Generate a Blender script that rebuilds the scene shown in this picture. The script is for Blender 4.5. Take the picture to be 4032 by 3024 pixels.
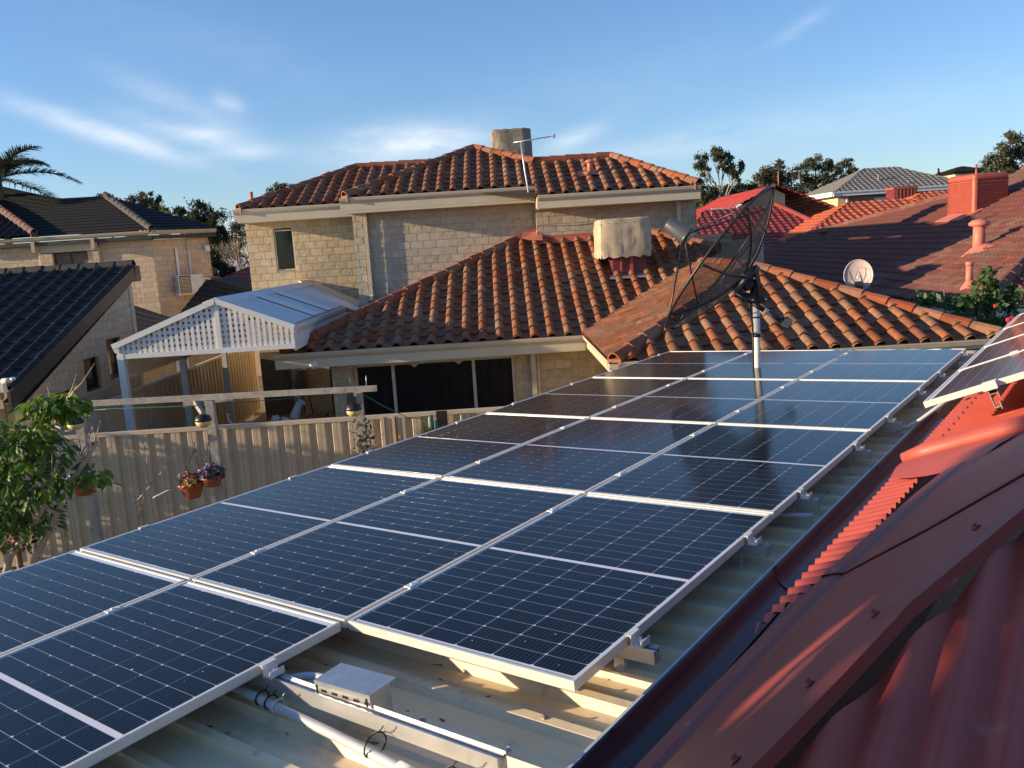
import bpy, bmesh, math, random
from mathutils import Vector as V, Matrix
random.seed(7)
for ob in list(bpy.data.objects): bpy.data.objects.remove(ob)
SC = bpy.context.scene
COL = SC.collection
R = math.radians
# ------------------------------------------------------------------ camera (eye is the world origin, ground lies 4.1 m below)
cd = bpy.data.cameras.new('camera'); cam = bpy.data.objects.new('camera', cd); COL.objects.link(cam)
cd.sensor_width = 36.0; cd.lens = 29.755; cd.clip_start = 0.05; cd.clip_end = 3000
cam.matrix_world = Matrix(((0.99794015, 0.06370707, -0.00754145, 0), (-0.01759243, 0.15871898, -0.98716705, 0),
                           (-0.06169255, 0.98526631, 0.15951281, 0), (0, 0, 0, 1)))
SC.camera = cam
SC.render.resolution_x = 1024; SC.render.resolution_y = 768
# ------------------------------------------------------------------ sun and sky
SUN_DIR = V((-0.968, -0.140, 0.205)).normalized()          # towards the sun, low in the west
sl = bpy.data.lights.new('sun', 'SUN'); sl.energy = 5.0; sl.angle = R(0.53); sl.color = (1.0, 0.78, 0.52)
sun = bpy.data.objects.new('sun', sl); COL.objects.link(sun); sun.location = (-30, -4, 20)
sun.rotation_euler = SUN_DIR.to_track_quat('Z', 'Y').to_euler()
W = bpy.data.worlds.new('World'); SC.world = W; W.use_nodes = True
wn = W.node_tree.nodes; wl = W.node_tree.links; wn.clear()
def wnode(t, **k):
    n = wn.new(t)
    for a, b in k.items(): setattr(n, a, b)
    return n
def wmath(op, a, b=None, clamp=False):
    n = wnode('ShaderNodeMath', operation=op, use_clamp=clamp)
    for i, x in enumerate((a, b)):
        if x is None: continue
        if isinstance(x, (int, float)): n.inputs[i].default_value = x
        else: wl.new(x, n.inputs[i])
    return n.outputs[0]
sky = wnode('ShaderNodeTexSky', sky_type='NISHITA', sun_disc=False, sun_elevation=math.asin(SUN_DIR.z),
            sun_rotation=math.atan2(SUN_DIR.x, SUN_DIR.y), altitude=20, air_density=1.0, dust_density=0.25, ozone_density=3.2)
SKY_STRENGTH = 0.11
geo = wnode('ShaderNodeNewGeometry'); sep = wnode('ShaderNodeSeparateXYZ')
tc = wnode('ShaderNodeTexCoord'); wl.new(tc.outputs['Generated'], sep.inputs[0])
AZ = wmath('ARCTAN2', sep.outputs[0], sep.outputs[1])
EL = wmath('ARCSINE', sep.outputs[2])
nz = wnode('ShaderNodeTexNoise'); mp = wnode('ShaderNodeMapping'); mp.inputs['Scale'].default_value = (5, 5, 16)
mp.inputs['Rotation'].default_value = (0, R(12), 0)
wl.new(tc.outputs['Generated'], mp.inputs[0]); wl.new(mp.outputs[0], nz.inputs['Vector'])
nz.inputs['Scale'].default_value = 2.2; nz.inputs['Detail'].default_value = 7; nz.inputs['Roughness'].default_value = 0.6
NZ = wmath('MULTIPLY_ADD', nz.outputs[0], 2.6); wn[-1].inputs[2].default_value = -0.55; wn[-1].use_clamp = True
def cloud(az, el, sa, se, tilt, amp):
    ca, sa_ = math.cos(R(tilt)), math.sin(R(tilt))
    da = wmath('SUBTRACT', AZ, R(az)); de = wmath('SUBTRACT', EL, R(el))
    x = wmath('ADD', wmath('MULTIPLY', da, ca / R(sa)), wmath('MULTIPLY', de, sa_ / R(sa)))
    y = wmath('ADD', wmath('MULTIPLY', da, -sa_ / R(se)), wmath('MULTIPLY', de, ca / R(se)))
    r2 = wmath('ADD', wmath('MULTIPLY', x, x), wmath('MULTIPLY', y, y))
    g = wmath('EXPONENT', wmath('MULTIPLY', r2, -1.0))
    return wmath('MULTIPLY', g, amp)
CL = None
for c in [
        (-23.2, 8.0, 5.0, 0.62, -20, .62), (-20.5, 8.6, 2.6, 0.6, -17, .3), (-18.8, 9.6, 4.2, 0.8, -24, .24), (-17.8, 7.9, 1.7, 0.55, -6, .55), (-15.6, 6.9, 2.0, 0.5, 0, .4),
        (-5.3, 7.0, 4.8, 1.15, 3, .8), (5.0, 6.6, 2.4, 0.6, 18, .45), (12.2, 5.8, 6.5, 0.75, 4, .3), (-16.3, 9.9, .9, .55, -20, .38),
        (19.7, 12.0, 1.8, .4, 25, .22), (-17.0, 13.0, 8.0, 2.0, -15, .06), (9.0, 10.0, 8, 2, 5, .06), (22, 6.5, 9, 1.6, 4, .12),
        (60, 9, 9, 1.5, 4, .7), (110, 12, 12, 2, -5, .7), (170, 9, 14, 2, 3, .6), (-70, 11, 10, 1.6, -8, .7), (-120, 9, 12, 1.6, 5, .7)]:
    g = cloud(*c); CL = g if CL is None else wmath('ADD', CL, g)
CLM = wmath('MULTIPLY', CL, NZ, True)
mixc = wnode('ShaderNodeMix', data_type='RGBA', blend_type='MIX')
wl.new(CLM, mixc.inputs['Factor'])
hs = wnode('ShaderNodeHueSaturation'); hs.inputs['Saturation'].default_value = 1.08; hs.inputs['Value'].default_value = 1.0
gm = wnode('ShaderNodeGamma'); gm.inputs[1].default_value = 0.82; wl.new(sky.outputs[0], gm.inputs[0]); wl.new(gm.outputs[0], hs.inputs['Color']); tn = wnode('ShaderNodeMix', data_type='RGBA', blend_type='MULTIPLY'); tn.inputs['Factor'].default_value = 1; tn.inputs['B'].default_value = (1.10, 1.20, 1.44, 1); wl.new(hs.outputs[0], tn.inputs['A']); wl.new(tn.outputs['Result'], mixc.inputs['A'])
mixc.inputs['B'].default_value = (5.4, 5.7, 6.1, 1)
bg = wnode('ShaderNodeBackground'); bg.inputs[1].default_value = SKY_STRENGTH
wl.new(mixc.outputs['Result'], bg.inputs[0]); wo = wnode('ShaderNodeOutputWorld'); wl.new(bg.outputs[0], wo.inputs[0])
vs = SC.view_settings; vs.view_transform = 'Standard'; vs.look = 'None'; vs.gamma = 1.0; vs.exposure = 0.8; vs.use_curve_mapping = False

# ------------------------------------------------------------------ materials
def mat(name, col, rough=.6, var=0., nscale=6., nvar=0., bump=0., bscale=40., metal=0., spec=.5, coat=0., coat_r=.05, rnd=0., dirt=None, stretch=None, trans=0.):
    """procedural: base colour * noise variation * per-object variation, dirt patches, fine relief"""
    m = bpy.data.materials.new(name); m.use_nodes = True
    nt = m.node_tree; N = nt.nodes; L = nt.links; b = N['Principled BSDF']
    b.inputs['Roughness'].default_value = rough; b.inputs['Metallic'].default_value = metal
    b.inputs['Specular IOR Level'].default_value = spec
    b.inputs['Coat Weight'].default_value = coat; b.inputs['Coat Roughness'].default_value = coat_r
    tcx = N.new('ShaderNodeNewGeometry'); pos = tcx.outputs['Position']
    if stretch:
        mp_ = N.new('ShaderNodeMapping'); mp_.inputs['Scale'].default_value = stretch; L.new(pos, mp_.inputs[0]); pos = mp_.outputs[0]
    rgb = N.new('ShaderNodeRGB'); rgb.outputs[0].default_value = (*col, 1); cur = rgb.outputs[0]
    val = None
    def mul(a, bb):
        n = N.new('ShaderNodeMath'); n.operation = 'MULTIPLY'
        for i, x in enumerate((a, bb)):
            if isinstance(x, float): n.inputs[i].default_value = x
            else: L.new(x, n.inputs[i])
        return n.outputs[0]
    def rng(x, lo, hi, a=0., c=1.):
        n = N.new('ShaderNodeMapRange'); L.new(x, n.inputs[0]); n.inputs[1].default_value = a; n.inputs[2].default_value = c
        n.inputs[3].default_value = lo; n.inputs[4].default_value = hi; return n.outputs[0]
    if nvar:
        n = N.new('ShaderNodeTexNoise'); n.inputs['Scale'].default_value = nscale; n.inputs['Detail'].default_value = 6; n.inputs['Roughness'].default_value = .62
        L.new(pos, n.inputs['Vector']); val = rng(n.outputs[0], 1 - nvar, 1 + nvar, .3, .7)
    if rnd:
        oi_ = N.new('ShaderNodeObjectInfo'); at_ = N.new('ShaderNodeAttribute'); at_.attribute_name = 'tone'; ad_ = N.new('ShaderNodeMath'); ad_.operation = 'ADD'
        L.new(oi_.outputs['Random'], ad_.inputs[0]); L.new(at_.outputs['Fac'], ad_.inputs[1]); oi = N.new('ShaderNodeMath'); oi.operation = 'FRACT'; L.new(ad_.outputs[0], oi.inputs[0]); rr = rng(oi.outputs[0], 1 - rnd, 1 + rnd)
        val = rr if val is None else mul(val, rr)
    if val is not None:
        h = N.new('ShaderNodeHueSaturation'); L.new(cur, h.inputs['Color']); L.new(val, h.inputs['Value']); cur = h.outputs[0]
        if rnd:
            oi2 = N.new('ShaderNodeMath'); oi2.operation = 'FRACT'; L.new(mul(oi.outputs[0], 7.31), oi2.inputs[0])
            L.new(rng(oi2.outputs[0], .5 - .06 * rnd, .5 + .06 * rnd), h.inputs['Hue']); L.new(rng(oi2.outputs[0], 1.1, .85), h.inputs['Saturation'])
    if dirt:
        dc, lo, hi, ds = dirt
        n = N.new('ShaderNodeTexNoise'); n.inputs['Scale'].default_value = ds; n.inputs['Detail'].default_value = 8; n.inputs['Roughness'].default_value = .7
        L.new(pos, n.inputs['Vector']); f = rng(n.outputs[0], 0., 1., lo, hi)
        mx = N.new('ShaderNodeMix'); mx.data_type = 'RGBA'; L.new(f, mx.inputs['Factor']); L.new(cur, mx.inputs['A']); mx.inputs['B'].default_value = (*dc, 1); cur = mx.outputs['Result']
    L.new(cur, b.inputs['Base Color'])
    if bump:
        n = N.new('ShaderNodeTexNoise'); n.inputs['Scale'].default_value = bscale; n.inputs['Detail'].default_value = 6; L.new(pos, n.inputs['Vector'])
        bp = N.new('ShaderNodeBump'); bp.inputs['Strength'].default_value = bump; bp.inputs['Distance'].default_value = .01
        L.new(n.outputs[0], bp.inputs['Height']); L.new(bp.outputs[0], b.inputs['Normal'])
    if trans:
        t = N.new('ShaderNodeBsdfTranslucent'); L.new(cur, t.inputs[0]); mx = N.new('ShaderNodeMixShader'); mx.inputs[0].default_value = trans
        L.new(b.outputs[0], mx.inputs[1]); L.new(t.outputs[0], mx.inputs[2]); L.new(mx.outputs[0], N['Material Output'].inputs[0])
    return m
M = {}
M['tile'] = mat('terracotta_tile', (.25, .096, .038), .75, nscale=9, nvar=.3, rnd=.16, bump=.35, bscale=60, dirt=((.11, .065, .035), .5, .72, 5))
M['ridge'] = mat('terracotta_ridge', (.25, .083, .033), .75, nscale=8, nvar=.25, rnd=.18, bump=.35, bscale=60, dirt=((.12, .07, .04), .55, .75, 7))
M['mortar'] = mat('pointing_mortar', (.27, .095, .045), .85, nvar=.2, bump=.5)
M['deck'] = mat('roof_underlay', (.05, .03, .02), .9)
M['brick'] = mat('cream_brick', (.56, .44, .26), .85, nscale=14, nvar=.16, rnd=.1, bump=.45, bscale=45, dirt=((.33, .27, .19), .58, .8, 9))
M['brick_shaded'] = mat('shaded_cream_brick', (.47, .40, .30), .85, nscale=14, nvar=.16, rnd=.1, bump=.45, bscale=45, dirt=((.30, .25, .18), .56, .8, 9))  # shaded copy of the cream brick, the shade put into its colour
M['brickd'] = mat('tan_brick', (.58, .44, .29), .85, nscale=14, nvar=.12, rnd=.09, bump=.6, bscale=45)
M['joint'] = mat('brick_mortar', (.40, .31, .18), .9, nvar=.15, bump=.3)
M['cream'] = mat('cream_paint', (.60, .51, .36), .4, nscale=3, nvar=.06)
M['white'] = mat('white_paint', (.72, .71, .68), .45, nscale=4, nvar=.06)
M['trimd'] = mat('tan_trim', (.45, .37, .27), .45, nscale=3, nvar=.06)
M['darkpaint'] = mat('dark_paint', (.03, .028, .028), .5, nvar=.2)
M['dtile'] = mat('charcoal_tile', (.022, .020, .020), .75, nscale=10, nvar=.25, rnd=.2, bump=.3, bscale=50, spec=.3)
M['dridge'] = mat('charcoal_ridge', (.03, .027, .026), .7, nvar=.2, rnd=.2)
M['rtile'] = mat('red_brown_tile', (.20, .080, .056), .8, nscale=8, nvar=.25, rnd=.16, bump=.35, bscale=55, dirt=((.09, .042, .033), .55, .75, 4))
M['rridge'] = mat('red_brown_ridge', (.16, .065, .045), .8, nvar=.25, rnd=.15)
M['redtile'] = mat('bright_red_tile', (.42, .055, .04), .55, nscale=4, nvar=.2, bump=.2)
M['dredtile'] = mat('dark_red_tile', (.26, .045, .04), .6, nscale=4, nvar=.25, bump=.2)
M['ortile'] = mat('orange_tile', (.50, .12, .05), .65, nscale=4, nvar=.18, bump=.2)
M['grtile'] = mat('grey_tile', (.20, .185, .17), .7, nscale=4, nvar=.18, bump=.2)
M['paint_red'] = mat('red_cooler_paint', (.38, .085, .055), .45, nscale=5, nvar=.12)
M['pinkpipe'] = mat('painted_pipe', (.52, .17, .12), .55, nvar=.1)
M['redsheet'] = mat('red_roof_sheet', (.42, .075, .05), .5, nscale=5, nvar=.07, dirt=((.55, .22, .18), .62, .8, 3))
M['redcap'] = mat('red_hip_flashing', (.25, .045, .035), .5, nscale=5, nvar=.08, dirt=((.42, .22, .19), .63, .74, 7))
M['flash'] = mat('red_flashing', (.42, .11, .08), .55, nvar=.1)
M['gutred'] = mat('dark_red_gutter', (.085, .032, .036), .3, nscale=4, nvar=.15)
M['lip_shine'] = mat('lip_highlight', (.50, .56, .58), .4, nvar=.08)  # highlight on the gutter lip, put into a pale colour
M['tan'] = mat('cream_roof_sheet', (.76, .62, .40), .5, nscale=3, nvar=.1, dirt=((.30, .25, .18), .56, .8, 3.5), bump=.1, bscale=25)
M['alu'] = mat('anodised_aluminium', (.78, .75, .69), .34, metal=.25, nscale=5, nvar=.05, stretch=(3, 3, 3))
M['alu2'] = mat('aluminium_rail', (.66, .66, .65), .35, metal=.7, nvar=.06)
M['steel'] = mat('galvanised_steel', (.55, .56, .57), .4, metal=.8, nscale=20, nvar=.12)
M['conduit'] = mat('grey_conduit', (.55, .55, .56), .45, nvar=.06)
M['black'] = mat('black_plastic', (.012, .012, .013), .45)
M['blackmetal'] = mat('black_dish_metal', (.018, .018, .02), .4, nvar=.2)
M['greycan'] = mat('dark_grey_feed', (.05, .055, .065), .35, nvar=.1)
M['canvas'] = mat('beige_canvas', (.44, .35, .24), .8, nscale=5, nvar=.18, bump=.5, bscale=9, dirt=((.24, .20, .15), .56, .75, 4))
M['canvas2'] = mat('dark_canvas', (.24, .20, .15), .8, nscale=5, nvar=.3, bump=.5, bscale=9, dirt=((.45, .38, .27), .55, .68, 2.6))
M['maroon'] = mat('maroon_duct', (.16, .025, .03), .45, nvar=.3, dirt=((.35, .27, .25), .6, .75, 12))
M['glass'] = mat('dark_window_glass', (.008, .009, .011), .06, spec=.6)
M['mesh_screen'] = mat('security_screen', (.02, .02, .021), .55)
M['pinkdish'] = mat('pale_dish', (.52, .42, .38), .45, nvar=.06)
M['fence'] = mat('fence_sheet', (.54, .43, .29), .55, nscale=4, nvar=.08, dirt=((.30, .24, .17), .6, .8, 5))
M['fencecap'] = mat('fence_rail', (.58, .47, .33), .5, nvar=.08)
M['timber'] = mat('weathered_timber', (.36, .33, .28), .85, nscale=9, nvar=.3, bump=.4, bscale=30)
M['bark'] = mat('bark', (.20, .15, .10), .9, nscale=12, nvar=.3, bump=.6, bscale=30)
M['palebark'] = mat('pale_bark', (.38, .32, .26), .9, nscale=8, nvar=.25, bump=.4, bscale=20)
M['twig'] = mat('bare_twig', (.30, .22, .16), .9, nvar=.2)
M['terra'] = mat('terracotta_pot', (.40, .11, .05), .65, nvar=.15)
M['pave'] = mat('paving_ground', (.20, .17, .13), .9, nscale=2, nvar=.3, bump=.4, dirt=((.07, .09, .04), .52, .66, .35))
M['ceiling'] = mat('porch_floor', (.18, .13, .09), .8, nvar=.2)
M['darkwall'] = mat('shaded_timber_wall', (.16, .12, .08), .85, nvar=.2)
M['yellow'] = mat('yellow_diffuser', (.62, .50, .20), .4)
M['green_wire'] = mat('green_wire', (.03, .14, .10), .5)
M['skin_white'] = mat('white_ceramic', (.70, .68, .62), .3)
M['zebra_black'] = mat('black_stripe', (.01, .01, .01), .5)
M['orange_chair'] = mat('tan_chair_fabric', (.45, .24, .11), .7)
M['blue'] = mat('blue_plastic', (.04, .25, .55), .5)
M['redbag'] = mat('red_plastic', (.55, .05, .03), .5)
def leafmat(n, c, tr=.35, nv=.35, rnd=.0): return mat(n, c, .5, nscale=3.0, nvar=nv, spec=.35, trans=tr, rnd=rnd)
M['gum'] = leafmat('gum_leaves', (.075, .085, .040)); M['gum2'] = leafmat('grey_gum_leaves', (.095, .098, .058))
M['olive'] = leafmat('olive_leaves', (.082, .075, .042)); M['darkleaf'] = leafmat('dark_leaves', (.040, .055, .022))
M['cypress'] = leafmat('cypress_leaves', (.15, .15, .025)); M['lime'] = leafmat('lime_leaves', (.11, .15, .055))
M['broad'] = leafmat('broad_leaves', (.13, .22, .028), .45, .25, .3); M['hib'] = leafmat('hibiscus_leaves', (.07, .13, .022), .4, .35, .3)
M['palm'] = leafmat('palm_leaves', (.075, .095, .045), .2, .2); M['grassy'] = leafmat('strappy_leaves', (.07, .13, .035))
M['redleaf'] = leafmat('red_leaves', (.12, .025, .03)); M['petal_purple'] = leafmat('purple_petals', (.16, .012, .12), .3)
M['petal_yellow'] = leafmat('yellow_petals', (.75, .38, .02), .3); M['petal_orange'] = leafmat('orange_petals', (.70, .18, .02), .3)
M['petal_blue'] = leafmat('blue_petals', (.07, .07, .22), .3); M['petal_pink'] = leafmat('pink_petals', (.65, .03, .10), .3); M['petal_white'] = leafmat('white_petals', (.6, .6, .6), .3)
# perforated dish mesh: half of it is air
m = bpy.data.materials.new('perforated_black_mesh'); m.use_nodes = True
nt = m.node_tree; tr = nt.nodes.new('ShaderNodeBsdfTransparent'); mx = nt.nodes.new('ShaderNodeMixShader'); mx.inputs[0].default_value = .58
b = nt.nodes['Principled BSDF']; b.inputs['Base Color'].default_value = (.02, .02, .021, 1); b.inputs['Roughness'].default_value = .5
nt.links.new(tr.outputs[0], mx.inputs[1]); nt.links.new(b.outputs[0], mx.inputs[2]); nt.links.new(mx.outputs[0], nt.nodes['Material Output'].inputs[0]); M['dishmesh'] = m
# solar cell: fine busbar lines across a dark blue wafer, under glass
def cellmat(name, cell, rough):
    m = bpy.data.materials.new(name); m.use_nodes = True; nt = m.node_tree; N = nt.nodes; L = nt.links; b = N['Principled BSDF']
    t = N.new('ShaderNodeTexCoord'); s = N.new('ShaderNodeSeparateXYZ'); L.new(t.outputs['Object'], s.inputs[0])
    a = N.new('ShaderNodeMath'); a.operation = 'MULTIPLY'; a.inputs[1].default_value = 9 / .156; L.new(s.outputs[0], a.inputs[0])
    fr = N.new('ShaderNodeMath'); fr.operation = 'FRACT'; L.new(a.outputs[0], fr.inputs[0])
    lt = N.new('ShaderNodeMath'); lt.operation = 'LESS_THAN'; lt.inputs[1].default_value = .055; L.new(fr.outputs[0], lt.inputs[0])
    oi = N.new('ShaderNodeObjectInfo'); h = N.new('ShaderNodeHueSaturation'); h.inputs['Color'].default_value = (*cell, 1)
    mr = N.new('ShaderNodeMapRange'); mr.inputs[3].default_value = .8; mr.inputs[4].default_value = 1.2; L.new(oi.outputs['Random'], mr.inputs[0]); L.new(mr.outputs[0], h.inputs['Value'])
    mx = N.new('ShaderNodeMix'); mx.data_type = 'RGBA'; L.new(lt.outputs[0], mx.inputs['Factor']); L.new(h.outputs[0], mx.inputs['A']); mx.inputs['B'].default_value = (.10, .11, .13, 1)
    L.new(mx.outputs['Result'], b.inputs['Base Color']); b.inputs['Roughness'].default_value = rough; b.inputs['Specular IOR Level'].default_value = .22; b.inputs['Coat Weight'].default_value = 0
    return m
M['cell'] = cellmat('solar_cell', (.0035, .004, .009), .13)
M['backsheet'] = mat('cell_backsheet', (.70, .72, .76), .13, spec=.22)
M['glass2'] = mat('panel_glass', (.02, .02, .03), .05)

# ------------------------------------------------------------------ mesh building
BK = 1.0                     # builders of the far houses set this to move them out along their sight lines at full size
class MB:
    def __init__(s): s.v = []; s.f = []; s.sm = []
    def add(s, vs_, fs, smooth=False):
        k = len(s.v); s.v += [tuple(p) for p in vs_]; s.f += [tuple(i + k for i in f) for f in fs]; s.sm += [smooth] * len(fs); return s
    def quad(s, *p, smooth=False): return s.add(p, [tuple(range(len(p)))], smooth)
    def hexa(s, p): return s.add(p, [(0, 3, 2, 1), (4, 5, 6, 7), (0, 1, 5, 4), (1, 2, 6, 5), (2, 3, 7, 6), (3, 0, 4, 7)])
    def box(s, lo, hi, T=None):
        (a, b_, c), (d, e, f) = lo, hi
        p = [V(q) for q in ((a, b_, c), (d, b_, c), (d, e, c), (a, e, c), (a, b_, f), (d, b_, f), (d, e, f), (a, e, f))]
        if T is not None: p = [T @ q for q in p]
        return s.hexa(p)
    def bar(s, a, b_, w, h, up=V((0, 0, 1))):
        a = V(a); b_ = V(b_); d = (b_ - a).normalized(); x = d.cross(up).normalized() * (w / 2); z = x.cross(d).normalized() * (h / 2)
        return s.hexa([a - x - z, a + x - z, a + x + z, a - x + z, b_ - x - z, b_ + x - z, b_ + x + z, b_ - x + z])
    def tube(s, pts, r, n=8, cap=True, smooth=True):
        pts = [V(p) for p in pts]; rs = r if isinstance(r, (list, tuple)) else [r] * len(pts); k = len(s.v); ref = None
        for i, p in enumerate(pts):
            d = (pts[min(i + 1, len(pts) - 1)] - pts[max(i - 1, 0)]).normalized()
            if ref is None: ref = V((0, 0, 1)) if abs(d.z) < .9 else V((1, 0, 0))
            x = d.cross(ref).normalized(); y = x.cross(d).normalized(); ref = y
            for j in range(n):
                a = 2 * math.pi * j / n; s.v.append(tuple(p + (x * math.cos(a) + y * math.sin(a)) * rs[i]))
        for i in range(len(pts) - 1):
            for j in range(n):
                s.f.append((k + i * n + j, k + i * n + (j + 1) % n, k + (i + 1) * n + (j + 1) % n, k + (i + 1) * n + j)); s.sm.append(smooth)
        if cap:
            s.f.append(tuple(k + j for j in range(n))[::-1]); s.f.append(tuple(k + (len(pts) - 1) * n + j for j in range(n))); s.sm += [False, False]
        return s
    def lathe(s, c, prof, n=16, ax=V((0, 0, 1)), smooth=True, wob=0.):
        c = V(c); ax = V(ax).normalized(); x = ax.orthogonal().normalized(); y = ax.cross(x); k = len(s.v)
        for r, h in prof:
            for j in range(n):
                a = 2 * math.pi * j / n; rr = r * (1 + wob * (j % 2)); s.v.append(tuple(c + ax * h + (x * math.cos(a) + y * math.sin(a)) * rr))
        for i in range(len(prof) - 1):
            for j in range(n):
                s.f.append((k + i * n + j, k + i * n + (j + 1) % n, k + (i + 1) * n + (j + 1) % n, k + (i + 1) * n + j)); s.sm.append(smooth)
        s.f.append(tuple(k + j for j in range(n))[::-1]); s.f.append(tuple(k + (len(prof) - 1) * n + j for j in range(n))); s.sm += [False, False]
        return s
    def sheet(s, rows, smooth=False):
        k = len(s.v); n = len(rows[0])
        for r in rows: s.v += [tuple(p) for p in r]
        for i in range(len(rows) - 1):
            for j in range(n - 1):
                s.f.append((k + i * n + j, k + i * n + j + 1, k + (i + 1) * n + j + 1, k + (i + 1) * n + j)); s.sm.append(smooth)
        return s
    def prism(s, poly, ext):
        n = len(poly); ext = V(ext); a = [V(p) for p in poly]
        return s.add(a + [p + ext for p in a], [tuple(range(n))[::-1], tuple(range(n, 2 * n))] + [(i, (i + 1) % n, (i + 1) % n + n, i + n) for i in range(n)])
    def mesh(s, name, material=None):
        me = bpy.data.meshes.new(name); me.from_pydata([(x * BK, y * BK, z * BK) for x, y, z in s.v] if BK != 1 else s.v, [], s.f)
        if any(s.sm): me.polygons.foreach_set('use_smooth', s.sm)
        if material is not None: me.materials.append(material)
        me.update(); return me
WM = {}
def link(name, data, parent=None, world=None):
    o = bpy.data.objects.new(name, data); COL.objects.link(o)
    world = world if world is not None else Matrix()
    if parent is not None:
        o.parent = parent; o.matrix_basis = WM[parent.name].inverted() @ world
    else: o.matrix_basis = world
    WM[o.name] = world; return o
def build(mb, name, material, parent=None, **k):
    o = link(name, mb.mesh(name, M[material] if isinstance(material, str) else material), parent)
    for a, b_ in k.items(): o[a] = b_
    return o
def tag(o, label, cat, group=None):
    o['label'] = label; o['category'] = cat
    if group: o['group'] = group
    return o
def thing(name, label, cat, loc=(0, 0, 0), group=None, rot=None):
    T = Matrix.Translation(V(loc) * BK) @ (rot if rot is not None else Matrix())
    return tag(link(name, None, None, T), label, cat, group)
def frame(O, ex, ey, ez=None):
    ex = V(ex).normalized(); ey = V(ey); ey = (ey - ex * ey.dot(ex)).normalized(); ez = ex.cross(ey)
    return Matrix(((ex.x, ey.x, ez.x, O[0]), (ex.y, ey.y, ez.y, O[1]), (ex.z, ey.z, ez.z, O[2]), (0, 0, 0, 1)))
def clip_mesh(mesh, T, poly, name, material):
    """copy of mesh moved by T (2-d lattice frame) and cut by a convex polygon (counter-clockwise, in x-y)"""
    bm = bmesh.new(); bm.from_mesh(mesh); bmesh.ops.transform(bm, matrix=T, verts=bm.verts); n = len(poly)
    for i in range(n):
        a = poly[i]; b_ = poly[(i + 1) % n]; no = V((b_[1] - a[1], -(b_[0] - a[0]), 0))
        bmesh.ops.bisect_plane(bm, geom=bm.verts[:] + bm.edges[:] + bm.faces[:], plane_co=V((a[0], a[1], 0)), plane_no=no, clear_outer=True, dist=1e-5)
    return bm
def inside(p, poly):
    n = len(poly)
    for i in range(n):
        a = poly[i]; b_ = poly[(i + 1) % n]
        if (b_[0] - a[0]) * (p[1] - a[1]) - (b_[1] - a[1]) * (p[0] - a[0]) < -1e-6: return False
    return True
def area(poly): return sum(poly[i][0] * poly[(i + 1) % len(poly)][1] - poly[(i + 1) % len(poly)][0] * poly[i][1] for i in range(len(poly))) / 2
def tile_field(parent, T, poly, tm, w, l, material, limit=300, name='roof_tile', key=None, x0=0., stuff='tile_field'):
    """lay tiles of mesh tm (w x l exposure) on the plane of T inside poly; first `limit` nearest the eye as objects, the rest as one joined part"""
    if area(poly) < 0: poly = poly[::-1]
    xs = [p[0] for p in poly]; ys = [p[1] for p in poly]; cells = []
    for j in range(math.floor(min(ys) / l) - 1, math.ceil(max(ys) / l) + 1):
        for i in range(math.floor((min(xs) - x0) / w) - 1, math.ceil((max(xs) - x0) / w) + 1):
            x = x0 + i * w; y = j * l
            cs = [inside((x + a, y + b_), poly) for a in (0, w) for b_ in (0, l * 1.12)]
            P = Matrix.Translation((x, y, 0))
            d = (T @ V((x, y, 0))).length
            if all(cs): cells.append((d, P, None))
            else:
                bm = clip_mesh(tm, P, poly, name, material)
                if len(bm.faces) and sum(f.calc_area() for f in bm.faces) > .02 * w * l: cells.append((d, P, bm))
                else: bm.free()
    cells.sort(key=lambda c: c[0]); join = None; count = 0
    for d, P, bm in cells:
        if count < limit:
            count += 1
            if bm is None: link(name, tm, parent, T @ P @ Matrix.Rotation(random.uniform(-.014, .014), 4, 'Z') @ Matrix.Translation((0, random.uniform(-.008, .008), random.uniform(-.004, .004))))
            else:
                me = bpy.data.meshes.new(name); bm.to_mesh(me); bm.free()
                if not me.materials: me.materials.append(M[material])
                link(name, me, parent, T)
        else:
            if join is None: join = bmesh.new()
            if bm is None:
                b2 = bmesh.new(); b2.from_mesh(tm); bmesh.ops.transform(b2, matrix=P, verts=b2.verts); bm = b2
            me = bpy.data.meshes.new('tmp'); bm.to_mesh(me); bm.free(); join.from_mesh(me); bpy.data.meshes.remove(me)
    if join is not None:
        me = bpy.data.meshes.new(stuff); join.to_mesh(me); join.free()
        if not me.materials: me.materials.append(M[material])
        o = link(stuff, me, parent, T); o['kind'] = 'stuff'
    return count
def tile_profile(pts, w, l, lift, th, material, name, smooth=True):
    """pts: (x,z) across the tile; the lower edge is lifted so that courses overlap"""
    mb = MB(); top0 = [(x, -.012, z + lift) for x, z in pts]; top1 = [(x, l * 1.12, z) for x, z in pts]
    mb.sheet([top0, top1], smooth)
    mb.sheet([[(x, -.012, z + lift - th) for x, z in pts], top0], False)
    mb.quad((pts[-1][0], -.012, pts[-1][1] + lift), (pts[-1][0], -.012, pts[-1][1] + lift - th), (pts[-1][0], l * 1.12, pts[-1][1] - th), (pts[-1][0], l * 1.12, pts[-1][1]))
    return mb.mesh(name, M[material])
def spanish(w, l, material, name):
    pts = [(0, .0), (w * .08, -.010), (w * .22, -.016), (w * .36, -.012), (w * .46, .002)]
    for k in range(0, 8): a = math.pi * (1 - k / 7); pts.append((w * .74 + w * .25 * math.cos(a), .006 + .078 * math.sin(a)))
    pts.append((w + .012, -.004))
    return tile_profile(pts, w, l, .034, .022, material, name)
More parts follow.
